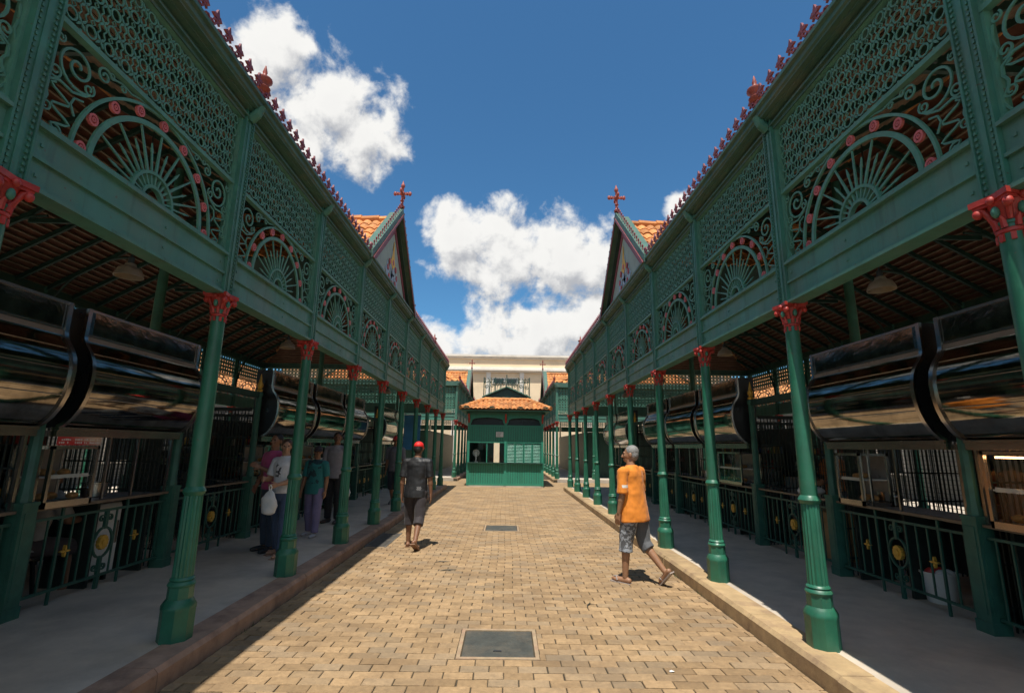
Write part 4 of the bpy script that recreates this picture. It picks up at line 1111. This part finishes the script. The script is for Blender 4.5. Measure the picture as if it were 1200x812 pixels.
# ------------------------------------------------------------------ buildings beyond
bw = thing('cream_building', 'long cream building with white cornices closing the view', 'building', (0, 52, 0))
wm(MB().b6(-24, 24, 52, 58, 0, 10.9), 'wall', M['cream'], bw)
q = MB().b6(-24.2, 24.2, 51.55, 58.2, 9.62, 9.80); q.b6(-24.1, 24.1, 51.7, 52, 9.80, 10.02); q.b6(-24.1, 24.1, 51.8, 52, 9.45, 9.62); wm(q, 'cornice', M['trim_white'], bw)
q = MB().b6(-24.2, 24.2, 51.75, 58.2, 10.9, 11.10); q.b6(-24.3, 24.3, 51.6, 58.3, 11.10, 11.32); wm(MB().b6(-24.1, 24.1, 51.88, 51.99, 10.02, 10.9), 'attic', M['cream'], bw); wm(q, 'parapet', M['trim_white'], bw)
for k in range(-6, 7):
    x = -.25+k*3.55+1.78
    q = MB().b6(x-.24, x+.24, 51.87, 52, 0, 9.45); wm(q, 'pilaster', M['trim_white'], bw)
    x2 = x+1.775
    for zz in ((8.25,) if abs(x2+.25) < .6 else ()):
        w_ = wm(MB().b6(x2-1.35, x2+1.35, 51.93, 51.99, zz, zz+.62), 'window', M['trim_white'], bw)
        wm(MB().b6(x2-1.2, x2-.15, 51.90, 51.935, zz+.08, zz+.54), 'pane', M['windowdark'], w_); wm(MB().b6(x2+.15, x2+1.2, 51.90, 51.935, zz+.08, zz+.54), 'pane', M['windowdark'], w_)
# ornate iron porch with crown cresting
gx, gy = -.05, 40.
p_ = thing('iron_porch', 'small dark green iron porch with a lacy crown above its gable', 'porch', (gx, gy, 0))
for sx in (-1, 1):
    for yy in (0, 2.0): wm(MB().lathe([(.13, 0), (.13, .4), (.09, .45), (.075, 4.9), (.12, 5.0)], 10, (gx+sx*1.7, gy+yy, 0)), 'column', M['green'], p_, 40)
q = MB().b6(gx-1.85, gx+1.85, gy-.06, gy+.06, 5.0, 5.62); wm(q, 'beam', M['green_dark'], p_)
wm(MB().prism([(gx-1.9, 5.62), (gx+1.9, 5.62), (gx, 6.42)], 'y', gy, gy+.06), 'pediment', M['green_dark'], p_)
q = MB()
for sx in (-1, 1): slab(q, [(gx+sx*2.0, gy-.25, 5.66), (gx+sx*2.0, gy+2.2, 5.66), (gx, gy+2.2, 6.52), (gx, gy-.25, 6.52)], .06)
wm(q, 'roof', M['green'], p_)
q = MB(); tmp = MB()
for k in range(9):
    u = -1.85+k*.4625; z0 = 6.30-abs(u)*.43; hgt = .95+(.35 if k == 4 else 0)-abs(u)*.0
    tmp.ribbon([(u, z0), (u, 7.12+(.35 if k == 4 else .12 if k % 2 == 0 else 0))], .075, .06)
for k in range(8):
    u = -1.85+(k+.5)*.4625; z0 = 6.30-abs(u)*.43
    tmp.ribbon(spiral(u-.02, (z0+7.0)/2+.15, .19, 1.5, 0, 1 if k < 4 else -1, 22), .05, .04)
    tmp.ribbon(spiral(u, z0+.16, .13, 1.3, PI, 1 if k < 4 else -1, 16), .045, .04)
tmp.ribbon([(-1.85, 7.05), (1.85, 7.05)], .04, .04)
for k in range(16):
    u = -1.85+(k+.5)*.23125; z0 = 6.36-abs(u)*.43
    tmp.ribbon(spiral(u, 6.86, .11, 1.4, 0, 1 if k % 2 else -1, 14), .04, .04)
    tmp.ribbon([(u, z0), (u+.05, (z0+7)/2), (u-.05, 6.8), (u, 7.0)], .035, .04)
for k in range(16): tmp.ribbon([(-1.75+k*.233, 7.06), (-1.75+k*.233, 7.13), (-1.75+k*.233, 7.22)], [.03, .07, .005], .03)
q.add([(gx+v[1], gy-.1+v[0], v[2]) for v in tmp.v], tmp.f); wm(q, 'crown_cresting', M['green_dark'], p_)
# neighbouring tiled houses seen through the lattices
for side, nm in ((-1, 'left'), (1, 'right')):
    x0, x1 = side*14.5, side*24
    t = thing('neighbour_hall', 'long hall with orange tiled roof glimpsed through the %s lattice' % nm, 'building', ((x0+x1)/2, 12, 0))
    wm(MB().b6(x0, x1, -6, 48, 0, 4.3), 'wall', M['greywall'], t)
    q = MB(); tile_roof(q, (x0-side*.5, -6.4, 4.25), (x0-side*.5, 48.4, 4.25), ((x0+x1)/2, 48.4, 7.2), ((x0+x1)/2, -6.4, 7.2), .3, .45)
    wm(q, 'roof_tiles', M['tile'], t, kind='stuff')
    q = MB(); slab(q, [(x0-side*.5, -6.4, 4.24), (x0-side*.5, 48.4, 4.24), ((x0+x1)/2, 48.4, 7.19), ((x0+x1)/2, -6.4, 7.19)], .08); slab(q, [(x1, -6.4, 4.24), (x1, 48.4, 4.24), ((x0+x1)/2, 48.4, 7.19), ((x0+x1)/2, -6.4, 7.19)], .08)
    wm(q, 'roof_deck', M['tile'], t)
    for k in range(14):
        y = -4+k*3.7; w_ = wm(MB().b6(x0-side*.04, x0, y, y+1.3, .9, 3.2), 'window', M['trim_white'], t); wm(MB().b6(x0-side*.06, x0-side*.042, y+.1, y+1.2, 1.0, 3.1), 'pane', M['windowdark'], w_)

# ------------------------------------------------------------------ people
wt = bpy.data.textures.new('wrinkle', 'CLOUDS'); wt.noise_scale = .13; wt.noise_depth = 1
def remesh(mb, name, m, vox, smooth_it=4, wrinkle=0., parent=None, loc=(0, 0, 0)):
    me = mb.mesh(name+'_raw', m); o = bpy.data.objects.new(name+'_raw', me); COL.objects.link(o)
    r = o.modifiers.new('r', 'REMESH'); r.mode = 'VOXEL'; r.voxel_size = vox; r.use_smooth_shade = True
    s = o.modifiers.new('s', 'SMOOTH'); s.factor = .5; s.iterations = smooth_it
    if wrinkle:
        d = o.modifiers.new('d', 'DISPLACE'); d.texture = wt; d.strength = wrinkle; d.mid_level = .5; d.texture_coords = 'LOCAL'
    dg = bpy.context.evaluated_depsgraph_get(); me2 = bpy.data.meshes.new_from_object(o.evaluated_get(dg)); me2.name = name
    bpy.data.objects.remove(o); bpy.data.meshes.remove(me)
    me2.polygons.foreach_set('use_smooth', [True]*len(me2.polygons))
    if not me2.materials: me2.materials.append(m)
    return obj(name, me2, parent, loc)
def cloth(name, col, pr=None, sheen=.1, rough=.8):
    """fabric; pr = (colour, box min, box max, scale, threshold) printed motif in the garment's own space"""
    m = mat(name, col, rough, var=.10, vscale=16, sheen=sheen)
    t = NT(m.node_tree); b = m.node_tree.nodes['Principled BSDF']
    base = b.inputs['Base Color'].links[0].from_socket
    if pr:
        P = t.n('ShaderNodeTexCoord').outputs['Object']; s = t.n('ShaderNodeSeparateXYZ'); t.put(s.inputs[0], P); f = None
        for i in range(3):
            k = t.m('MULTIPLY', t.m('GREATER_THAN', s.outputs[i], pr[1][i]), t.m('LESS_THAN', s.outputs[i], pr[2][i])); f = k if f is None else t.m('MULTIPLY', f, k)
        if pr[3] < 0: f = t.m('MULTIPLY', f, t.m('GREATER_THAN', t.m('SINE', t.m('MULTIPLY', t.m('SUBTRACT', s.outputs[0], t.m('MULTIPLY', s.outputs[2], .7)), -pr[3])), pr[4]))
        else: f = t.m('MULTIPLY', f, t.m('GREATER_THAN', t.noise(P, pr[3], 2, .5), pr[4]))
        t.put(b.inputs['Base Color'], t.mix(f, base, (*pr[0], 1)))
    return m

def person(label, loc, face, p):
    """x right, y forward, z up in the figure's own space; p holds pose and clothing"""
    k = p.get('h', 1.72)/1.72; vox = p.get('vox', .009); sk = SKIN[p.get('skin', 'tan')]; wd = p.get('wide', 1.0)
    root = thing('person', label, 'person', loc, rz=R(face)); WP[root.name] = Vector((0, 0, 0))
    J = {}
    lean = R(p.get('lean', 2)); turn = R(p.get('twist', 0))
    seated = p.get('seated', False)
    hipz = .90
    def T(q):      # trunk tilt about the hips
        q = Vector(q); d = q-Vector((0, 0, hipz)); m = Matrix.Rotation(-lean, 3, 'X') @ Matrix.Rotation(turn*max(0, min(1, d.z/.5)), 3, 'Z')
        return Vector((0, 0, hipz))+m @ d
    legs = {}
    for s in (-1, 1):
        a, bnd, fp, out = p['legs'][0 if s < 0 else 1]
        a, bnd, fp, out = R(a), R(bnd), R(fp), R(out)
        hip = Vector((s*.088*wd, 0, hipz)); thigh = Vector((math.sin(out)*s, math.sin(a), -math.cos(a))).normalized()
        knee = hip+thigh*.43; a2 = a-bnd; ank = knee+Vector((math.sin(out)*s*.5, math.sin(a2), -math.cos(a2))).normalized()*.41
        fd = Vector((s*.15, math.cos(fp), math.sin(fp))).normalized(); dn = Vector((0, math.sin(fp), -math.cos(fp)))
        heel = ank+dn*.035-fd*.05; ball = ank+dn*.045+fd*.12; toe = ank+dn*.045+fd*.175
        legs[s] = (hip, knee, ank, heel, ball, toe, fd, dn)
    low = min(min((q[3]+q[7]*.035).z, (q[4]+q[7]*.03).z, (q[5]+q[7]*.02).z) for q in legs.values())
    dz = Vector((0, 0, -low)) if not seated else Vector((0, 0, -(p.get('drop', .45))))
    Z = lambda q: (Vector(q)+dz)*k
    TT = lambda q: Z(T(q))
    b = MB()
    rings = [(.84, .150*wd, .105, 0, 0), (.92, .162*wd, .112, -.005, 0), (1.02, .150*wd, .100, .005, 0), (1.10, .138*wd, .095, .008, 0), (1.22, .158*wd, .110, .006, 0), (1.33, .172*wd, .112, 0, 0), (1.40, .165*wd, .095, -.008, 0), (1.445, .115, .075, -.012, 0), (1.475, .066, .062, -.008, 0), (1.56, .054, .058, .008, 0)]
    b.loft(rings, 20, TT)
    for s in (-1, 1):
        hip, knee, ank, heel, ball, toe, fd, dn = legs[s]
        b.cap(Z(hip), Z(knee), .086*wd*k, .056*k); b.cap(Z(knee), Z(knee.lerp(ank, .35)), .054*k, .056*k); b.cap(Z(knee.lerp(ank, .3)), Z(ank), .056*k, .036*k)
        b.cap(Z(heel), Z(ball), .036*k, .034*k); b.cap(Z(ball), Z(toe), .036*k, .020*k); b.ell(Z(ball), (.043*k, .05*k, .028*k), None)
    hands = {}
    for s in (-1, 1):
        fw, ab, el, tw = p['arms'][0 if s < 0 else 1]
        fw, ab, el, tw = R(fw), R(ab), R(el), R(tw)
        sh = Vector((s*.185*wd, -.005, 1.395)); up = Vector((s*math.sin(ab), math.sin(fw)*math.cos(ab), -math.cos(fw)*math.cos(ab))).normalized()
        elb = sh+up*.285
        side_ax = Vector((1, 0, 0)); f2 = fw+el
        fo = Vector((s*math.sin(ab)*.6-s*math.sin(tw), math.sin(f2), -math.cos(f2))).normalized()
        wr = elb+fo*.245
        b.cap(TT(Vector((s*.09, -.005, 1.40))), TT(sh), .062*k, .062*k); b.cap(TT(sh), TT(elb), .056*k, .042*k)
        b.cap(TT(elb), TT(elb.lerp(wr, .35)), .042*k, .044*k); b.cap(TT(elb.lerp(wr, .3)), TT(wr), .043*k, .027*k)
        # hand: palm, four fingers, thumb
        X_ = Vector((1, 0, 0)) if abs(fo.x) < .8 else Vector((0, 0, 1))
        nrm = (X_*s - fo*(X_*s).dot(fo)).normalized(); acr = fo.cross(nrm).normalized()   # nrm = back of the hand (outwards), acr across the palm
        if acr.y < 0 and abs(acr.y) > .2: acr = -acr
        pc = wr+fo*.055
        for e in (-.026, -.009, .009, .026): b.cap(TT(wr+fo*.01+acr*e*.6), TT(wr+fo*.085+acr*e), .016*k, .013*k, 8)
        hold = p.get('grip', (0, 0))[0 if s < 0 else 1]; curl = R(75 if hold else 22)
        for e, L in ((-.033, .062), (-.011, .074), (.011, .078), (.033, .070)):
            q0 = wr+fo*.088+acr*e; d1 = (fo*math.cos(curl*.5)-nrm*math.sin(curl*.5)); q1 = q0+d1*L*.5; d2 = fo*math.cos(curl*1.3)-nrm*math.sin(curl*1.3); q2 = q1+d2*L*.5
            b.cap(TT(q0), TT(q1), .0092*k, .0086*k, 8); b.cap(TT(q1), TT(q2), .0086*k, .0075*k, 8)
        t0 = wr+fo*.025+acr*.028; t1 = t0+(fo*.7+acr*.6-nrm*.25).normalized()*.042; t2 = t1+(fo*.9+acr*.15-nrm*.3).normalized()*.034
        b.cap(TT(t0), TT(t1), .014*k, .0105*k, 8); b.cap(TT(t1), TT(t2), .0105*k, .0085*k, 8)
        hands[s] = (sh, elb, wr, fo, up, pc)
    # head
    hy = R(p.get('head', 0)); hp = R(p.get('nod', 0)); nb_ = Vector((0, .0, 1.52))
    Hm = Matrix.Rotation(hy, 3, 'Z') @ Matrix.Rotation(hp, 3, 'X')
    HH = lambda q: TT(nb_+Hm @ Vector(q))
    RM = Matrix.Rotation(-lean, 3, 'X') @ Hm
    def he(c, r): b.ell(HH(c), tuple(q*k for q in r), RM, 14, 10)
    he((0, -.012, .135), (.074, .093, .088)); he((0, .022, .095), (.062, .075, .080)); he((0, .045, .045), (.045, .048, .045)); he((0, .070, .022), (.022, .020, .018))
    b.cap(HH((0, -.01, .0)), HH((0, -.01, .09)), .052*k, .054*k)
    b.cap(HH((0, .094, .112)), HH((0, .114, .075)), .009*k, .015*k, 8); he((0, .100, .070), (.019, .016, .011))
    he((0, .086, .130), (.050, .014, .012)); he((0, .089, .040), (.024, .010, .006)); he((0, .085, .030), (.020, .011, .006))
    for s in (-1, 1): he((s*.078, -.005, .10), (.010, .022, .032)); he((s*.034, .074, .085), (.018, .016, .018))
    remesh(b, 'body', sk, vox*.72, 2, 0, root)
    # eyes
    for s in (-1, 1):
        e = MB().ell(HH((s*.030, .0885, .112)), (.013*k, .008*k, .008*k), RM, 8, 6); obj('eye', e.mesh('eye', M['eye'], 60), root)
    # hair or cap
    hm = MB()
    if p.get('hair') is not None:
        st = p.get('style', 'short')
        hm.ell(HH((0, -.022, .150)), (.083*k, .094*k, .086*k), RM, 16, 12)
        hm.ell(HH((0, -.045, .105)), (.078*k, .068*k, .085*k), RM, 16, 12)
        if st == 'long':
            hm.cap(HH((0, -.07, .10)), HH((0, -.085, -.10)), .066*k, .045*k)
            for s in (-1, 1): hm.cap(HH((s*.060, -.02, .12)), HH((s*.062, -.03, .0)), .028*k, .022*k)
        elif st == 'bun':
            hm.ell(HH((0, -.12, .14)), (.04*k, .04*k, .04*k), RM, 10, 8)
        remesh(hm, 'hair', p['hair'], vox, 2, .006, root)
    if p.get('cap') is not None:
        cmb = MB(); cmb.ell(HH((0, -.012, .158)), (.088*k, .106*k, .082*k), RM, 18, 12)
        br = MB(); bd = p.get('brim', 1)
        br.ell(HH((0, .105*bd, .148)), (.072*k, .085*k, .012*k), RM @ Matrix.Rotation(R(-8*bd), 3, 'X'), 18, 8)
        c_ = remesh(cmb, 'cap', p['cap'], vox, 2, .003, root); obj('brim', br.mesh('brim', p.get('brimm', p['cap']), 60), c_)
    # shirt
    if p.get('shirt') is not None:
        sm = MB(); hem = p.get('hem', .84); lo = p.get('loose', 1.0)
        rr = [(hem, .185*wd*lo, .140*lo, 0, 0), (hem+.05, .184*wd*lo, .140*lo, 0, 0), (1.02, .172*wd*lo, .128*lo, .004, 0), (1.12, .165*wd*lo, .124*lo, .006, 0), (1.24, .177*wd, .130, .004, 0), (1.34, .186*wd, .128, 0, 0), (1.41, .178*wd, .108, -.008, 0), (1.455, .120, .085, -.012, 0), (1.482, .078, .075, -.008, 0)]
        sm.loft(rr, 24, TT)
        for s in (-1, 1):
            sh, elb, wr, fo, up, pc = hands[s]
            sm.cap(TT(Vector((s*.08, -.005, 1.395))), TT(sh), .076*k, .074*k)
            fr = p.get('sleeve', .78); sm.cap(TT(sh), TT(sh.lerp(elb, fr)), .072*k, .073*k, 14, False)
        remesh(sm, 'shirt', p['shirt'], vox*.9, 3, p.get('wrinkle', .016), root)
    if p.get('pants') is not None:
        pm_ = MB(); ln = p.get('plen', 1.0); pr_ = p.get('pr', 1.0)
        pm_.loft([(.80, .160*wd, .120, 0, 0), (.88, .176*wd, .128, -.005, 0), (.96, .168*wd, .118, 0, 0), (1.02, .158*wd, .108, .004, 0)], 22, Z if True else TT)
        for s in (-1, 1):
            hip, knee, ank = legs[s][:3]
            pm_.cap(Z(hip), Z(knee if ln >= .55 else hip.lerp(knee, .9)), .100*wd*pr_*k, .080*pr_*k, 14, ln > .55)
            if ln > .55:
                e = knee.lerp(ank, (ln-.5)/.5*.98); pm_.cap(Z(knee), Z(e), .080*pr_*k, (.062 if ln > .9 else .082)*pr_*k, 14, False)
        remesh(pm_, 'shorts' if ln < .8 else 'trousers', p['pants'], vox*.9, 3, .014, root)
    # footwear
    for s in (-1, 1):
        hip, knee, ank, heel, ball, toe, fd, dn = legs[s]
        if p.get('shoes') == 'sandal':
            q = MB(); c0, c1 = heel+dn*.038-fd*.03, toe+dn*.030+fd*.02
            q.bar(Z(c0), Z(c1), .092*k, .016*k, up=tuple(-dn)); so_ = obj('sandal', q.mesh('sandal', p['shoem']), root)
            sv = MB(); ax_ = fd.cross(dn).normalized()
            for s3 in (-1, 1): sv.tube([Z(ball+dn*.0+ax_*s3*.048-fd*.03), Z(ball-dn*.036+ax_*s3*.018+fd*.0), Z(ball-dn*.028+fd*.04)], .009*k, 6)
            obj('strap', sv.mesh('strap', p['shoem'], 50), so_)
        else:
            q = MB(); q.cap(Z(heel), Z(ball), .043*k, .041*k); q.cap(Z(ball), Z(toe+fd*.01), .043*k, .030*k); q.cap(Z(heel+fd*.02-dn*.02), Z(heel-dn*.055+fd*.03), .044*k, .043*k)
            sh_ = remesh(q, 'shoe', p['shoem'], .008, 2, 0, root)
    m = Matrix.Translation(Vector(loc)) @ Matrix.Rotation(R(face), 4, 'Z')
    return root, {s: m @ TT(hands[s][2]+hands[s][3]*.10) for s in (-1, 1)}, m, TT, hands
M['eye'] = mat('eye_dark', (.03, .02, .018), .2)
H_BLACK = mat('hair_black', (.012, .010, .009), .45, var=.4, vscale=60, bump=.6, bscale=120)
H_GREY = mat('hair_grey', (.24, .235, .225), .6, var=.45, vscale=70, bump=.7, bscale=140)
H_BROWN = mat('hair_brown', (.065, .034, .018), .45, var=.4, vscale=60, bump=.6, bscale=120)
denim = cloth('denim', (.030, .050, .085)); 
STAND = ((2, 4, 0, 2), (-2, 3, 0, 2))
# man in orange, walking away to the left
person('grey haired man in orange tee shirt and grey shorts walking by the right kerb', (1.72, 6.85, 0), 44, dict(h=1.71, vox=.009, wide=1.16, lean=3, head=26, nod=4,
    legs=((9, 6, 3, 2), (-9, 34, -46, 1)), arms=((2, 7, 14, 2), (8, 8, 18, 2)), skin='tan', hair=H_GREY,
    shirt=cloth('orange_jersey', (.74, .235, .022), ((.75, .72, .66), (-.30, -.06, 1.20), (-.20, .02, 1.235), 3, .1)), hem=.76, loose=1.16, sleeve=.95, wrinkle=.022,
    pants=cloth('patterned_shorts', (.10, .105, .115), ((.33, .36, .40), (-.4, -.4, .2), (-.02, .5, .9), 26, .52)), plen=.62, pr=1.12, shoes='sandal', shoem=mat('sandal_rubber', (.30, .25, .22), .6)))
# man with red cap, walking away
person('man in red cap, black sports shirt and dark shorts walking away up the courtyard', (-1.56, 8.9, 0), -6, dict(h=1.72, vox=.009, wide=1.06, lean=3, head=0, nod=-6,
    legs=((9, 6, 2, 2), (-10, 24, -34, 2)), arms=((-4, 9, 12, 4), (-2, 10, 10, 2)), skin='brown', hair=H_BLACK, cap=mat('cap_red', (.72, .018, .014), .6), brim=1,
    shirt=cloth('black_jersey', (.011, .0115, .013), ((.36, .36, .36), (.05, -.3, .95), (.12, 0, 1.01), -260, .55), sheen=0., rough=.55), hem=.80, loose=1.08, sleeve=.9, wrinkle=.022,
    pants=cloth('dark_shorts', (.034, .028, .031)), plen=.66, pr=1.08, shoes='sandal', shoem=mat('sandal_brown', (.22, .12, .07), .6)))
# group on the left walkway
person('woman in pink top standing behind the woman in white tee', (-3.52, 7.72, WALK), 150, dict(h=1.66, lean=1, head=20, nod=8, wide=.97, legs=STAND, arms=((20, 6, 100, 40), (6, 6, 40, 30)), skin='brown',
    hair=H_BLACK, style='bun', shirt=cloth('pink_blouse', (.46, .075, .20)), hem=.90, sleeve=.75, pants=denim, plen=1.0, shoes='shoe', shoem=mat('shoe_black', (.03, .03, .03), .5)))
wq = person('woman in white printed tee and jeans holding a plastic bag beside the second left column', (-3.22, 7.42, WALK), 160, dict(h=1.58, lean=1, head=42, nod=4, wide=.98, legs=((6, 4, 0, 3), (-5, 6, 0, 2)), arms=((8, 8, 70, 25), (14, 8, 82, 35)), grip=(1, 1), skin='light',
    hair=H_BROWN, shirt=cloth('white_tee', (.66, .66, .68), ((.05, .05, .06), (-.05, .02, 1.08), (.05, .4, 1.27), 22, .5)), hem=.92, sleeve=.8, pants=cloth('blue_jeans', (.060, .092, .165)), plen=1.0, shoes='sandal', shoem=mat('sandal_tan', (.34, .20, .14), .6)))
person('person in teal printed tee, dark cap and lilac trousers on the left walkway', (-3.34, 8.97, WALK), 168, dict(h=1.48, lean=0, head=38, nod=-4, wide=1.02, legs=((8, 6, 0, 3), (-4, 8, -4, 3)), arms=((-4, 9, 10, 4), (2, 10, 12, 2)), skin='tan',
    hair=H_BLACK, cap=mat('cap_dark', (.04, .03, .032), .7), shirt=cloth('teal_tee', (.022, .185, .175), ((.015, .05, .055), (-.13, .02, .88), (.13, .5, 1.36), 9, .50)), hem=.80, loose=1.08, sleeve=.9, pants=cloth('lilac_trousers', (.20, .17, .29)), plen=1.0, pr=1.12, shoes='shoe', shoem=mat('shoe_grey', (.42, .40, .40), .6)))
gq = person('man in grey tee and black trousers half hidden behind the third left column', (-3.50, 10.45, WALK), 172, dict(h=1.76, lean=1, head=25, nod=4, wide=1.03, legs=STAND, arms=((-4, 10, 14, 2), (4, 8, 14, 2)), grip=(1, 0), skin='brown',
    hair=H_BLACK, shirt=cloth('grey_tee', (.27, .255, .27)), hem=.84, sleeve=.85, pants=cloth('black_trousers', (.022, .021, .022)), plen=1.0, pr=1.08, shoes='shoe', shoem=mat('shoe_dark', (.06, .045, .035), .6)))
person('distant walker in red cap and grey shirt coming along the left arcade', (-2.98, 13.6, WALK), 176, dict(h=1.74, vox=.012, lean=1, head=10, legs=((12, 8, 0, 2), (-10, 20, -30, 2)), arms=((8, 8, 20, 2), (-8, 8, 14, 2)), skin='brown',
    hair=H_BLACK, cap=mat('cap_crimson', (.55, .02, .02), .6), shirt=cloth('slate_tee', (.12, .12, .135)), hem=.84, sleeve=.9, pants=cloth('navy_shorts', (.03, .035, .05)), plen=.62, pr=1.1, shoes='shoe', shoem=mat('shoe_worn', (.2, .18, .16), .6)))
person('person in orange apron standing inside the right open stall', (XR+XI+1.25, 8.6, WALK), 100, dict(h=1.66, vox=.012, lean=2, head=0, legs=STAND, arms=((20, 8, 60, 20), (15, 8, 50, 20)), skin='tan',
    hair=H_BLACK, shirt=cloth('orange_apron', (.55, .17, .03)), hem=.78, sleeve=.8, pants=cloth('stall_trousers', (.05, .05, .06)), plen=1.0, shoes='shoe', shoem=mat('shoe_plain', (.05, .05, .05), .6)))
person('customer in grey tee seated behind the left railing', (XL-XI-.52, 5.38, WALK), -10, dict(h=1.68, vox=.012, lean=12, head=0, nod=-12, seated=True, drop=.40, legs=((82, 78, 0, 6), (80, 84, 0, 6)), arms=((35, 8, 55, 20), (38, 8, 60, 20)), skin='brown',
    hair=H_BLACK, shirt=cloth('pale_tee', (.34, .32, .30)), hem=.84, sleeve=.85, pants=cloth('brown_shorts', (.06, .045, .045)), plen=.58, pr=1.1, shoes='sandal', shoem=mat('sandal_black', (.04, .035, .03), .6)))
t = thing('stool', 'dark stool under the customer seated behind the left railing', 'stool', (XL-XI-.52, 5.36, WALK))
bp = Vector((XL-XI-.52, 5.36, WALK))
obj('seat', MB().lathe([(.16, .355), (.17, .36), (.17, .385), (.16, .39)], 20).mesh('seat', M['black'], 40), t, bp)
for k in range(4):
    a = PI/4+k*PI/2; c_, s_ = math.cos(a), math.sin(a); obj('leg', MB().bar((.15*c_, .15*s_, 0), (.10*c_, .10*s_, .36), .028).mesh('leg', M['black']), t, bp)
def carrier(label, hand, w_, h_):
    t = thing('plastic_bag', label, 'plastic bag', (hand.x, hand.y, hand.z-h_))
    WP[t.name] = Vector((0, 0, 0)); q = MB()
    q.loft([(0, .20*w_, .14*w_, 0, 0), (.04*h_, .44*w_, .26*w_, 0, 0), (.3*h_, .52*w_, .30*w_, .01, .01), (.55*h_, .46*w_, .24*w_, 0, -.01), (.72*h_, .32*w_, .12*w_, 0, 0), (.84*h_, .12*w_, .05*w_, 0, 0), (.92*h_, .08*w_, .04*w_, 0, 0)], 18)
    remesh(q, 'bag', M['bag'], .010, 2, .03, t)
    for s in (-1, 1):
        hd = MB().tube([(s*.05*w_, 0, .82*h_), (s*.09*w_, 0, .93*h_), (s*.02*w_, 0, h_*1.01)], .008, 6); obj('handle', hd.mesh('handle', M['bag'], 60), t)
carrier('crumpled white plastic bag held by the woman in white tee', wq[1][-1]+Vector((.02, -.06, .02)), .21, .38)
carrier('small white plastic bag carried by the man in grey tee', gq[1][-1]+Vector((0, -.02, 0)), .19, .30)

# clutter on the counters
def bagged(label, x, y, z):
    t = thing('bundle', label, 'bundle', (x, y, z)); WP[t.name] = Vector((0, 0, 0))
    q = MB().ell((0, 0, .06), (.16, .20, .07), None, 14, 8); q.ell((0, .1, .10), (.08, .09, .06), None, 12, 8); remesh(q, 'wrap', M['bag'], .012, 2, .04, t)
bagged('crumpled clear plastic bundle on the right rail of the open bay', XR+XI+.10, yb(2)-.35, 1.075)
for k in range(9):
    sd = 1 if k % 2 else -1; i = (1, 0, 3, 1, 4, 3, 5, 4, 7)[k]
    x = (XR if sd > 0 else XL)+sd*(XI+.40); y = yb(i)+random.uniform(-.2, .7)
    t = thing('cooking_pot', 'steel pot on the counter of the %s %s stall' % (ORD[i+1], 'right' if sd > 0 else 'left') if k < 4 else 'steel pot far along the %s counters, %s one' % ('right' if sd > 0 else 'left', ORD[k]), 'pot', (x, y, 1.062), 'pots on the stall counters')
    obj('body', MB().lathe([(.11, 0), (.125, .01), (.125, .15), (.132, .155), (.132, .165), (.118, .165), (.118, .05)], 20).mesh('body', M['chrome'], 40), t, (x, y, 1.062))
    hd = MB()
    for s in (-1, 1): hd.tube([(0, s*.125, .11), (0, s*.165, .12), (.04, s*.165, .12), (.05, s*.12, .11)], .009, 6)
    obj('handle', hd.mesh('handle', M['chrome'], 50), t, (x, y, 1.062))
